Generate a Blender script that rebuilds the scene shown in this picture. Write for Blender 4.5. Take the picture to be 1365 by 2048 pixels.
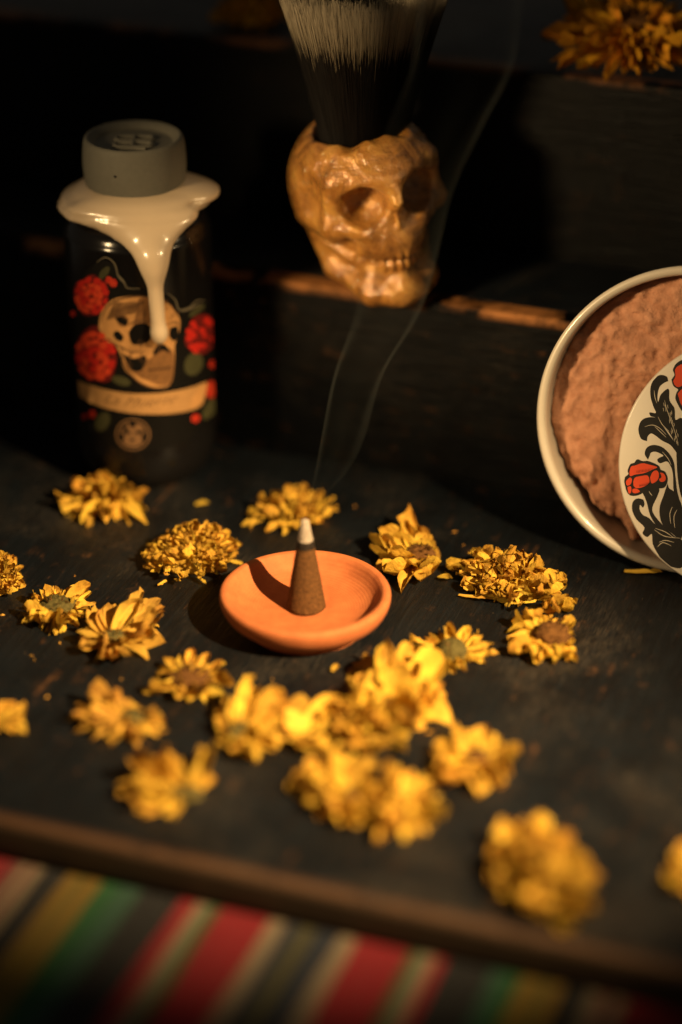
import bpy, bmesh, math, random
import numpy as np
from mathutils import Vector, Matrix, noise as mnoise
from mathutils.geometry import tessellate_polygon
R = math.radians
S = 0.01                      # everything below is written in centimetres
scene = bpy.context.scene
for o in list(bpy.data.objects): bpy.data.objects.remove(o)

# ------------------------------------------------------------------ camera
cd = bpy.data.cameras.new('camera'); cam = bpy.data.objects.new('camera', cd)
scene.collection.objects.link(cam); scene.camera = cam
cam.location = (1.234*S, -74.384*S, 42.946*S)
cam.rotation_euler = (R(90-28.034), 0, 0)
cd.sensor_fit = 'VERTICAL'; cd.sensor_height = 36; cd.sensor_width = 24; cd.lens = 85
cd.clip_start = 0.02; cd.clip_end = 20
cd.dof.use_dof = True; cd.dof.focus_distance = 0.855; cd.dof.aperture_fstop = 2.2
cd.dof.aperture_blades = 0
scene.render.resolution_x = 682; scene.render.resolution_y = 1024
# ------------------------------------------------------------------ world and lamps
w = bpy.data.worlds.new('World'); scene.world = w; w.use_nodes = True
bg = w.node_tree.nodes['Background']
bg.inputs[0].default_value = (1.0, 0.88, 0.72, 1); bg.inputs[1].default_value = 0.055
def spot(name, loc, target, power, size_deg, blend, radius, col):
    l = bpy.data.lights.new(name, 'SPOT'); l.energy = power; l.spot_size = R(size_deg)
    l.spot_blend = blend; l.shadow_soft_size = radius*S; l.color = col
    o = bpy.data.objects.new(name, l); scene.collection.objects.link(o)
    o.location = Vector(loc)*S
    o.rotation_euler = (Vector(target)-Vector(loc)).to_track_quat('-Z', 'Y').to_euler()
    return o
WARM = (1.0, 0.69, 0.34)
spot('key_lamp', (39, -40, 46), (0.4, -6.0, 0.5), 98, 27.5, 1.0, 0.9, WARM)
spot('side_lamp', (-43, -33, 29), (8.3, 9.7, 9.5), 29, 23.5, 1.0, 4.5, WARM)
spot('bottle_fill_spot', (44, -16, 31), (-5.6, 8.2, 8.6), 8, 11.5, 1.0, 0.8, WARM)  # added spot that brightens the bottle where the key does not reach
# ------------------------------------------------------------------ colour management
vs = scene.view_settings
vs.view_transform = 'Standard'; vs.look = 'None'; vs.exposure = 0.0; vs.gamma = 1.0
vs.use_curve_mapping = False
scene.cycles.max_bounces = 8; scene.cycles.transparent_max_bounces = 12
scene.cycles.volume_bounces = 1; scene.cycles.use_denoising = True
scene.cycles.sample_clamp_indirect = 4

C = scene.collection
# ------------------------------------------------------------------ helpers
def link(name, me, mat=None, parent=None, smooth=True):
    o = bpy.data.objects.new(name, me); C.objects.link(o)
    if mat is not None and not me.materials: me.materials.append(mat)
    if parent is not None: o.parent = parent
    return o
def mesh(name, verts, faces, smooth=True, scale=S):
    me = bpy.data.meshes.new(name)
    me.from_pydata([tuple(float(c)*scale for c in v) for v in verts], [], [tuple(int(i) for i in f) for f in faces])
    if smooth: me.polygons.foreach_set('use_smooth', [True]*len(me.polygons))
    me.update(); return me
def obj(name, verts, faces, mat, parent=None, smooth=True):
    return link(name, mesh(name, verts, faces, smooth), mat, parent)
def tag(o, label=None, cat=None, group=None, kind=None):
    if label: o['label'] = label
    if cat: o['category'] = cat
    if group: o['group'] = group
    if kind: o['kind'] = kind
    return o
def empty(name, loc=(0, 0, 0), rot=None):
    o = bpy.data.objects.new(name, None); C.objects.link(o)
    o.empty_display_size = 0.01
    M = Matrix.Translation(Vector(loc)*S)
    if rot is not None: M = M @ rot.to_4x4()
    o.matrix_world = M
    return o
def lathe(profile, n=96, cap0=False, cap1=False):
    V, Fc = [], []
    m = len(profile)
    for i in range(n):
        a = 2*math.pi*i/n
        for r, z in profile: V.append((r*math.cos(a), r*math.sin(a), z))
    for i in range(n):
        j = (i+1) % n
        for k in range(m-1):
            Fc.append((i*m+k, j*m+k, j*m+k+1, i*m+k+1))
    if cap0: Fc.append([i*m for i in range(n)][::-1])
    if cap1: Fc.append([i*m+m-1 for i in range(n)])
    return V, Fc
def smooth_profile(pts, k=6):
    """Catmull-Rom through (r,z) points."""
    P = [pts[0]]+list(pts)+[pts[-1]]; out = []
    for i in range(1, len(P)-2):
        p0, p1, p2, p3 = [np.array(q, float) for q in P[i-1:i+3]]
        for s in range(k):
            t = s/k
            out.append(tuple(0.5*((2*p1)+(-p0+p2)*t+(2*p0-5*p1+4*p2-p3)*t*t+(-p0+3*p1-3*p2+p3)*t**3)))
    out.append(tuple(pts[-1])); return out
def box(x0, x1, y0, y1, z0, z1, bev=0.0, seg=2):
    bm = bmesh.new(); bmesh.ops.create_cube(bm, size=1)
    for v in bm.verts:
        v.co = Vector(((x0+x1)/2+v.co.x*(x1-x0), (y0+y1)/2+v.co.y*(y1-y0), (z0+z1)/2+v.co.z*(z1-z0)))
    if bev: bmesh.ops.bevel(bm, geom=list(bm.edges), offset=bev, segments=seg, affect='EDGES', profile=0.6)
    V = [tuple(v.co) for v in bm.verts]; bm.verts.index_update()
    Fc = [[v.index for v in f.verts] for f in bm.faces]; bm.free()
    return V, Fc
# signed distance modelling
def smin(a, b, k):
    h = np.clip(0.5+0.5*(b-a)/k, 0, 1); return b+(a-b)*h-k*h*(1-h)
def smax(a, b, k): return -smin(-a, -b, k)
def sd_ell(P, c, r):
    q = [(P[i]-c[i])/r[i] for i in range(3)]
    k0 = np.sqrt(q[0]**2+q[1]**2+q[2]**2)
    k1 = np.sqrt((q[0]/r[0])**2+(q[1]/r[1])**2+(q[2]/r[2])**2)+1e-9
    return k0*(k0-1)/k1
def sd_cap(P, a, b, ra, rb):
    a = np.array(a, float); b = np.array(b, float); d = b-a
    h = np.clip(sum((P[i]-a[i])*d[i] for i in range(3))/(d@d), 0, 1)
    return np.sqrt(sum((P[i]-a[i]-d[i]*h)**2 for i in range(3)))-(ra+(rb-ra)*h)
def grid(lo, hi, s):
    ax = [np.arange(lo[i], hi[i]+s, s) for i in range(3)]
    return np.meshgrid(*ax, indexing='ij'), lo, s
def surface_nets(F, lo, s):
    ins = F < 0
    nx, ny, nz = F.shape
    acc = np.zeros((nx-1, ny-1, nz-1, 3)); cnt = np.zeros((nx-1, ny-1, nz-1))
    cor = [(i, j, k) for i in (0, 1) for j in (0, 1) for k in (0, 1)]
    def sl(c): return F[c[0]:nx-1+c[0], c[1]:ny-1+c[1], c[2]:nz-1+c[2]]
    for a in range(8):
        for b in range(a+1, 8):
            ca, cb = cor[a], cor[b]
            if sum(abs(ca[i]-cb[i]) for i in range(3)) != 1: continue
            fa, fb = sl(ca), sl(cb); m = (fa < 0) != (fb < 0)
            t = np.where(m, fa/np.where(m, fa-fb, 1), 0)
            for i in range(3): acc[..., i] += np.where(m, ca[i]+t*(cb[i]-ca[i]), 0)
            cnt += m
    act = cnt > 0
    idx = -np.ones(act.shape, int); idx[act] = np.arange(act.sum())
    ijk = np.argwhere(act)
    V = (ijk+acc[act]/cnt[act][:, None])*s+np.array(lo)
    Fc = []
    for ax in range(3):
        o1, o2 = [(1, 2), (2, 0), (0, 1)][ax]
        A = np.moveaxis(ins, [ax, o1, o2], [0, 1, 2]); I = np.moveaxis(idx, [ax, o1, o2], [0, 1, 2])
        m = A[:-1, 1:-1, 1:-1] != A[1:, 1:-1, 1:-1]
        q = np.argwhere(m)
        if len(q) == 0: continue
        a, b, c = q[:, 0], q[:, 1], q[:, 2]
        f = np.stack([I[a, b, c], I[a, b+1, c], I[a, b+1, c+1], I[a, b, c+1]], 1)
        flip = ~A[a, b+1, c+1]
        f[flip] = f[flip][:, ::-1]
        Fc.append(f)
    return V, np.concatenate(Fc)
def nz(p, s=1.0): return mnoise.noise(Vector((p[0]*s, p[1]*s, p[2]*s)))
# ------------------------------------------------------------------ material helpers
def mat(name):
    m = bpy.data.materials.new(name); m.use_nodes = True
    nt = m.node_tree; return m, nt, nt.nodes['Principled BSDF']
def N(nt, t, **kw):
    n = nt.nodes.new(t)
    for k, v in kw.items():
        if k in n.inputs: n.inputs[k].default_value = v
        else: setattr(n, k, v)
    return n
def coords(nt, scale=(100, 100, 100), kind='Object', rot=(0, 0, 0)):
    tc = N(nt, 'ShaderNodeTexCoord'); mp = N(nt, 'ShaderNodeMapping')
    mp.inputs['Scale'].default_value = scale; mp.inputs['Rotation'].default_value = rot
    nt.links.new(tc.outputs[kind], mp.inputs['Vector']); return mp.outputs['Vector']
def noise_tex(nt, vec, scale, detail=4, rough=0.6, dist=0.0):
    n = N(nt, 'ShaderNodeTexNoise', Scale=scale, Detail=detail, Roughness=rough, Distortion=dist)
    nt.links.new(vec, n.inputs['Vector']); return n.outputs['Fac']
def ramp(nt, fac, stops, interp='LINEAR'):
    r = N(nt, 'ShaderNodeValToRGB'); r.color_ramp.interpolation = interp
    e = r.color_ramp.elements
    while len(e) < len(stops): e.new(0.5)
    for i, (p, c) in enumerate(stops):
        e[i].position = p; e[i].color = tuple(c)+(1,) if len(c) == 3 else c
    nt.links.new(fac, r.inputs['Fac']); return r.outputs['Color']
def mixc(nt, fac, a, b, mode='MIX'):
    m = N(nt, 'ShaderNodeMix', data_type='RGBA', blend_type=mode)
    for s, v in ((0, fac), (6, a), (7, b)):
        if hasattr(v, 'is_linked') or isinstance(v, bpy.types.NodeSocket): nt.links.new(v, m.inputs[s])
        else: m.inputs[s].default_value = v if s == 0 else (tuple(v)+(1,))
    return m.outputs[2]
def math_(nt, op, a, b=None, clamp=False):
    m = N(nt, 'ShaderNodeMath', operation=op, use_clamp=clamp)
    for s, v in ((0, a), (1, b)):
        if v is None: continue
        if isinstance(v, bpy.types.NodeSocket): nt.links.new(v, m.inputs[s])
        else: m.inputs[s].default_value = v
    return m.outputs[0]
def bump(nt, bs, h, strength=0.3, dist=0.0005, normal_in='Normal'):
    b = N(nt, 'ShaderNodeBump', Strength=strength, Distance=dist)
    nt.links.new(h, b.inputs['Height']); nt.links.new(b.outputs['Normal'], bs.inputs[normal_in])
def flat_mat(name, col, rough=0.5, var=0.25, scale=8, spec=0.3, bumpd=0.0):
    m, nt, bs = mat(name)
    v = coords(nt); f = noise_tex(nt, v, scale, 5)
    c = mixc(nt, f, [x*(1-var) for x in col], [min(1, x*(1+var)) for x in col])
    nt.links.new(c, bs.inputs['Base Color']); bs.inputs['Roughness'].default_value = rough
    bs.inputs['Specular IOR Level'].default_value = spec
    if bumpd: bump(nt, bs, f, 0.4, bumpd)
    return m
# ------------------------------------------------------------------ materials
def wood_mat(name, grain_axis, edge_axis=None, bare=(0.20, 0.085, 0.03), edges=(), worn_amt=0.5, tone=1.0):
    """dark blue-black painted wood, brushed grain, scuffs down to the bare timber"""
    m, nt, bs = mat(name)
    sc = [100*2.4, 100*2.4, 100*2.4]; sc[grain_axis] = 100*0.16
    v = coords(nt, tuple(sc)); vi = coords(nt)
    g = noise_tex(nt, v, 2.2, 8, 0.7, 0.6)
    g2 = noise_tex(nt, v, 7.0, 4, 0.6)
    blot = noise_tex(nt, vi, 0.33, 4, 0.62)
    blot2 = noise_tex(nt, vi, 1.1, 6, 0.7, 0.4)
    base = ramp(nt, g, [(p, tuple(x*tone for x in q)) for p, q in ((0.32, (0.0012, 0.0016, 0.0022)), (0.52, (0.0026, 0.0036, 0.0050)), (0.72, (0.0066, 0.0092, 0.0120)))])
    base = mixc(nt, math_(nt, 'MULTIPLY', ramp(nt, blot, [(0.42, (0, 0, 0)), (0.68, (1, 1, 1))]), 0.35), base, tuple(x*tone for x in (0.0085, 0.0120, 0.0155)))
    # scuffed patches, broken up by the grain
    sc2 = [100*1.9]*3; sc2[grain_axis] = 100*0.30
    streak = noise_tex(nt, coords(nt, tuple(sc2)), 1.0, 9, 0.78, 0.3)
    k = math_(nt, 'MULTIPLY', ramp(nt, streak, [(0.53, (0, 0, 0)), (0.68, (1, 1, 1))]), ramp(nt, blot2, [(0.52, (0, 0, 0)), (0.66, (1, 1, 1))]))
    k = math_(nt, 'MULTIPLY', k, worn_amt)
    brown = mixc(nt, g2, [c*0.35 for c in bare], [c*1.0 for c in bare])
    col = mixc(nt, k, base, brown)
    # pale rubbed patches that also paint the tread's sheen, and stray dust specks
    rub_sheen = math_(nt, 'MULTIPLY', ramp(nt, noise_tex(nt, vi, 0.16, 5, 0.6, 0.5), [(0.50, (0, 0, 0)), (0.66, (1, 1, 1))]), ramp(nt, noise_tex(nt, v, 9.0, 5, 0.75), [(0.46, (0, 0, 0)), (0.66, (1, 1, 1))]))
    col = mixc(nt, math_(nt, 'MULTIPLY', rub_sheen, 0.85*tone), col, (0.060, 0.048, 0.036))
    spk = ramp(nt, noise_tex(nt, vi, 9.0, 2, 0.5), [(0.735, (0, 0, 0)), (0.765, (1, 1, 1))])
    col = mixc(nt, math_(nt, 'MULTIPLY', spk, 0.5*tone), col, (0.20, 0.13, 0.07))
    if edges:
        tc = N(nt, 'ShaderNodeTexCoord'); sep = N(nt, 'ShaderNodeSeparateXYZ'); nt.links.new(tc.outputs['Object'], sep.inputs[0])
        for ax, pos, width, amt, scl, thr in edges:
            d = math_(nt, 'ABSOLUTE', math_(nt, 'SUBTRACT', sep.outputs[ax], pos*S))
            nn = noise_tex(nt, vi, scl, 5, 0.65)
            mr = N(nt, 'ShaderNodeMapRange'); mr.inputs[1].default_value = 0; mr.inputs[2].default_value = width*S
            mr.inputs[3].default_value = 1; mr.inputs[4].default_value = 0
            nt.links.new(d, mr.inputs[0])
            e = math_(nt, 'MULTIPLY', mr.outputs[0], ramp(nt, nn, [(thr-0.06, (0, 0, 0)), (thr+0.08, (1, 1, 1))]))
            e = math_(nt, 'MULTIPLY', e, amt, True)
            col = mixc(nt, e, col, mixc(nt, g2, [c*0.6 for c in bare], [min(1, c*1.6) for c in bare]))
    nt.links.new(col, bs.inputs['Base Color'])
    ro = ramp(nt, g, [(0.3, (0.55, 0.55, 0.55)), (0.7, (0.33, 0.33, 0.33))])
    nt.links.new(ro, bs.inputs['Roughness']); bs.inputs['Specular IOR Level'].default_value = 0.24 if tone >= 1 else 0.09
    hh = math_(nt, 'ADD', math_(nt, 'MULTIPLY', g, 0.8), math_(nt, 'MULTIPLY', blot2, 0.35))
    bump(nt, bs, hh, 0.75, 0.0011)
    return m
M = {}
H1 = 7.35
M['tread_low'] = wood_mat('painted_wood_low_tread', 1, edges=((1, -16.0, 0.5, 0.5, 0.35, 0.40),), bare=(0.15, 0.068, 0.026), worn_amt=1.0)
M['front_edge'] = flat_mat('bare_front_edge_wood', (0.026, 0.0155, 0.008), 0.7, 0.35, 1.2, 0.2, 0.0004)
M['riser_low'] = wood_mat('painted_wood_riser', 0, edges=((2, H1, 0.42, 1.3, 0.30, 0.535),), bare=(0.30, 0.125, 0.04), worn_amt=0.4, tone=0.28)  # tone darkens the stand's paint to stand in for shade on this riser
M['riser_high'] = wood_mat('painted_wood_riser_high', 0, edges=((2, 2*H1, 0.30, 0.5, 0.30, 0.52),), bare=(0.22, 0.09, 0.03), worn_amt=0.1, tone=0.12)  # same paint darkened further, shade put into the upper riser's colour
M['tread_high'] = wood_mat('painted_wood_high_tread', 0, worn_amt=0.4)
M['post'] = wood_mat('painted_wood_post', 2, worn_amt=0.6, bare=(0.2, 0.09, 0.04))

def terracotta():
    m, nt, bs = mat('terracotta_clay'); v = coords(nt)
    f = noise_tex(nt, v, 1.6, 6, 0.6); g = noise_tex(nt, v, 38, 3, 0.6)
    c = ramp(nt, f, [(0.3, (0.30, 0.084, 0.026)), (0.7, (0.39, 0.122, 0.039))])
    c = mixc(nt, math_(nt, 'MULTIPLY', ramp(nt, g, [(0.6, (0, 0, 0)), (0.75, (1, 1, 1))]), 0.25), c, (0.30, 0.09, 0.03))
    nt.links.new(c, bs.inputs['Base Color']); bs.inputs['Roughness'].default_value = 0.75
    bs.inputs['Specular IOR Level'].default_value = 0.25
    wv = N(nt, 'ShaderNodeTexWave', Scale=3.2, Distortion=1.2, Detail=2.0); wv.wave_type = 'RINGS'; wv.rings_direction = 'Z'
    nt.links.new(v, wv.inputs['Vector'])
    bump(nt, bs, math_(nt, 'ADD', g, math_(nt, 'MULTIPLY', wv.outputs['Fac'], 0.45)), 0.3, 0.00028); return m
M['clay'] = terracotta()
def incense(name, c0, c1, s=14):
    m, nt, bs = mat(name); v = coords(nt); f = noise_tex(nt, v, s, 6, 0.75)
    nt.links.new(ramp(nt, f, [(0.35, c0), (0.68, c1)]), bs.inputs['Base Color'])
    bs.inputs['Roughness'].default_value = 0.9; bs.inputs['Specular IOR Level'].default_value = 0.08
    bump(nt, bs, f, 0.7, 0.0006); return m
M['cone'] = incense('pressed_incense_powder', (0.030, 0.013, 0.005), (0.145, 0.066, 0.021))
M['char'] = incense('charred_incense', (0.006, 0.005, 0.005), (0.03, 0.022, 0.016))
M['ash'] = incense('pale_ash', (0.17, 0.135, 0.105), (0.38, 0.32, 0.26))

def petal_mat(name, ca, cb, cc):
    m, nt, bs = mat(name)
    v = coords(nt, (100, 100, 100)); vs_ = coords(nt, (100*7, 100*0.7, 100*2))
    oi = N(nt, 'ShaderNodeObjectInfo')
    f = noise_tex(nt, vs_, 1.3, 5, 0.65); f2 = noise_tex(nt, v, 1.4, 4, 0.6)
    c = mixc(nt, f, ca, cb)
    tc = N(nt, 'ShaderNodeTexCoord'); sp = N(nt, 'ShaderNodeSeparateXYZ'); nt.links.new(tc.outputs['Object'], sp.inputs[0])
    tipm = N(nt, 'ShaderNodeMapRange'); tipm.inputs[1].default_value = 0.0072; tipm.inputs[2].default_value = 0.0100
    nt.links.new(math_(nt, 'ADD', sp.outputs[1], math_(nt, 'MULTIPLY', math_(nt, 'SUBTRACT', f2, 0.5), 0.009)), tipm.inputs[0])
    c = mixc(nt, math_(nt, 'MULTIPLY', tipm.outputs[0], 0.5), c, (0.26, 0.105, 0.012))
    c = mixc(nt, math_(nt, 'MULTIPLY', ramp(nt, f2, [(0.5, (0, 0, 0)), (0.75, (1, 1, 1))]), 0.7), c, cc)
    hsv = N(nt, 'ShaderNodeHueSaturation')
    mr = N(nt, 'ShaderNodeMapRange'); mr.inputs[3].default_value = 0.62; mr.inputs[4].default_value = 1.15
    nt.links.new(oi.outputs['Random'], mr.inputs[0]); nt.links.new(mr.outputs[0], hsv.inputs['Value'])
    mr2 = N(nt, 'ShaderNodeMapRange'); mr2.inputs[3].default_value = 0.488; mr2.inputs[4].default_value = 0.508
    nt.links.new(math_(nt, 'FRACT', math_(nt, 'MULTIPLY', oi.outputs['Random'], 7.31)), mr2.inputs[0]); nt.links.new(mr2.outputs[0], hsv.inputs['Hue'])
    nt.links.new(c, hsv.inputs['Color']); c = hsv.outputs['Color']
    nt.links.new(c, bs.inputs['Base Color']); bs.inputs['Roughness'].default_value = 0.75
    bs.inputs['Specular IOR Level'].default_value = 0.12
    bump(nt, bs, f, 0.9, 0.0013)
    tr = N(nt, 'ShaderNodeBsdfTranslucent'); nt.links.new(c, tr.inputs['Color'])
    mx = N(nt, 'ShaderNodeMixShader'); mx.inputs[0].default_value = 0.36
    nt.links.new(bs.outputs[0], mx.inputs[1]); nt.links.new(tr.outputs[0], mx.inputs[2])
    nt.links.new(mx.outputs[0], nt.nodes['Material Output'].inputs[0]); return m
M['petal'] = petal_mat('dried_yellow_petal', (0.66, 0.38, 0.035), (0.82, 0.56, 0.085), (0.46, 0.22, 0.025))
M['petal_tan'] = petal_mat('dried_tan_petal', (0.56, 0.32, 0.040), (0.72, 0.45, 0.08), (0.38, 0.19, 0.04))
M['petal_orange'] = petal_mat('dried_orange_petal', (0.66, 0.31, 0.016), (0.80, 0.42, 0.03), (0.46, 0.19, 0.015))
M['petal_dry'] = petal_mat('withered_brown_floret', (0.16, 0.085, 0.025), (0.26, 0.15, 0.045), (0.08, 0.045, 0.02))
M['disc_brown'] = incense('dried_flower_disc_brown', (0.035, 0.015, 0.005), (0.16, 0.072, 0.020), 9)
M['disc_green'] = incense('dried_calyx_green', (0.035, 0.030, 0.010), (0.12, 0.095, 0.03), 7)

def ceramic(name, col, rough=0.22, var=0.06):
    m, nt, bs = mat(name); v = coords(nt); f = noise_tex(nt, v, 0.9, 5)
    nt.links.new(mixc(nt, f, [c*(1-var) for c in col], [min(1, c*(1+var)) for c in col]), bs.inputs['Base Color'])
    bs.inputs['Roughness'].default_value = rough; bs.inputs['Coat Weight'].default_value = 0.4; bs.inputs['Coat Roughness'].default_value = 0.12
    return m
M['ceramic'] = ceramic('glazed_white_ceramic', (0.50, 0.45, 0.37), 0.35)
M['lid_ceramic'] = ceramic('glazed_white_lid', (0.58, 0.53, 0.45), 0.42)
def soap():
    m, nt, bs = mat('pink_brown_soap'); v = coords(nt)
    f = noise_tex(nt, v, 1.6, 8, 0.7); g = noise_tex(nt, v, 9, 4, 0.6)
    nt.links.new(ramp(nt, f, [(0.3, (0.32, 0.140, 0.075)), (0.7, (0.50, 0.255, 0.155))]), bs.inputs['Base Color'])
    bs.inputs['Roughness'].default_value = 0.8; bs.inputs['Specular IOR Level'].default_value = 0.2
    bump(nt, bs, math_(nt, 'ADD', f, math_(nt, 'MULTIPLY', g, 0.4)), 0.6, 0.0015); return m
M['soap'] = soap()
M['print_black'] = flat_mat('black_lid_print', (0.014, 0.013, 0.012), 0.45, 0.3, 3)
M['print_red'] = flat_mat('red_lid_print', (0.56, 0.062, 0.022), 0.45, 0.12, 2)
M['print_cream'] = flat_mat('cream_lid_print', (0.50, 0.44, 0.34), 0.45, 0.12, 2)
def glass_black():
    m, nt, bs = mat('black_bottle_glass'); v = coords(nt); f = noise_tex(nt, v, 0.5, 3)
    nt.links.new(mixc(nt, f, (0.004, 0.004, 0.004), (0.007, 0.006, 0.006)), bs.inputs['Base Color'])
    bs.inputs['Roughness'].default_value = 0.16; bs.inputs['Specular IOR Level'].default_value = 0.35; return m
M['glass'] = glass_black()
M['drip'] = ceramic('cream_poured_glaze', (0.50, 0.39, 0.265), 0.28)
M['capgrey'] = flat_mat('grey_matte_stopper', (0.10, 0.095, 0.075), 0.7, 0.14, 5, 0.3, 0.0001)
for nm, c in dict(lb_red=(0.40, 0.016, 0.010), lb_red2=(0.50, 0.045, 0.016), lb_dark=(0.10, 0.008, 0.007), lb_bone=(0.42, 0.215, 0.075), lb_bone2=(0.17, 0.080, 0.028),
                  lb_black=(0.004, 0.0035, 0.003), lb_leaf=(0.045, 0.043, 0.018), lb_line=(0.12, 0.10, 0.065), lb_banner=(0.34, 0.185, 0.07), lb_ink=(0.09, 0.045, 0.02), lb_seal=(0.16, 0.085, 0.038)).items():
    M[nm] = flat_mat('label_print_'+nm[3:], c, 0.55, 0.3, 6, 0.12)
def bronze():
    m, nt, bs = mat('amber_gold_glaze'); v = coords(nt)
    f = noise_tex(nt, v, 0.9, 7, 0.68, 0.8); g = noise_tex(nt, v, 2.4, 3, 0.55)
    c = ramp(nt, f, [(0.30, (0.13, 0.048, 0.010)), (0.5, (0.40, 0.180, 0.038)), (0.72, (0.56, 0.300, 0.070))])
    nt.links.new(c, bs.inputs['Base Color'])
    bs.inputs['Roughness'].default_value = 0.26; bs.inputs['Metallic'].default_value = 0.2
    bs.inputs['Subsurface Weight'].default_value = 0.2; bs.inputs['Subsurface Radius'].default_value = (1.0, 0.4, 0.1); bs.inputs['Subsurface Scale'].default_value = 0.003
    bs.inputs['Coat Weight'].default_value = 1.0; bs.inputs['Coat Roughness'].default_value = 0.05
    h = math_(nt, 'ADD', f, math_(nt, 'MULTIPLY', g, 0.5))
    bump(nt, bs, h, 0.55, 0.0022); 
    b = N(nt, 'ShaderNodeBump', Strength=0.9, Distance=0.0035); nt.links.new(g, b.inputs['Height']); nt.links.new(b.outputs['Normal'], bs.inputs['Coat Normal'])
    return m
M['bronze'] = bronze()
def bristle():
    m, nt, bs = mat('brush_hair')
    at = N(nt, 'ShaderNodeAttribute', attribute_name='tip')
    c = ramp(nt, at.outputs['Fac'], [(0.0, (0.0035, 0.003, 0.003)), (0.47, (0.006, 0.005, 0.0045)), (0.52, (0.14, 0.115, 0.075)), (1.0, (0.31, 0.265, 0.19))])
    nt.links.new(c, bs.inputs['Base Color']); bs.inputs['Roughness'].default_value = 0.6; bs.inputs['Specular IOR Level'].default_value = 0.15
    return m
M['hair'] = bristle()

# ------------------------------------------------------------------ the stepped stand (local x along the steps, y to the back)
YAW = Matrix.Rotation(R(-20), 3, 'Z')
stand = empty('step_stand', (0, 0, 0), YAW)
tag(stand, 'dark blue-black painted wooden stand of steps with worn brown edges, under everything', 'stand')
def plank(name, m, b, seg=2, bev=0.12, sub=None):
    V, Fc = box(*b, bev=bev, seg=seg); return obj(name, V, Fc, m, stand)
V_R1, V_R2 = 10.16, 16.0
plank('tread', M['tread_low'], (-34, 34, -16.0, V_R1+0.5, -1.3, 0), bev=0.25, seg=3)
plank('front_edge_strip', M['front_edge'], (-34, 34, -16.16, -15.99, -1.25, -0.12), bev=0.04)
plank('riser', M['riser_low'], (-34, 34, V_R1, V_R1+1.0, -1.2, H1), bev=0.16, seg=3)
plank('tread', M['tread_high'], (-34, 34, V_R1+0.95, V_R2+0.5, H1-1.1, H1-0.012), bev=0.02)
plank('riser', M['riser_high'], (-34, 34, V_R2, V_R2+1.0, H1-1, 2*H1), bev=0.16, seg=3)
plank('tread', M['tread_high'], (-34, 34, V_R2+0.95, V_R2+16, 2*H1-1.1, 2*H1-0.012), bev=0.02)

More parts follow.
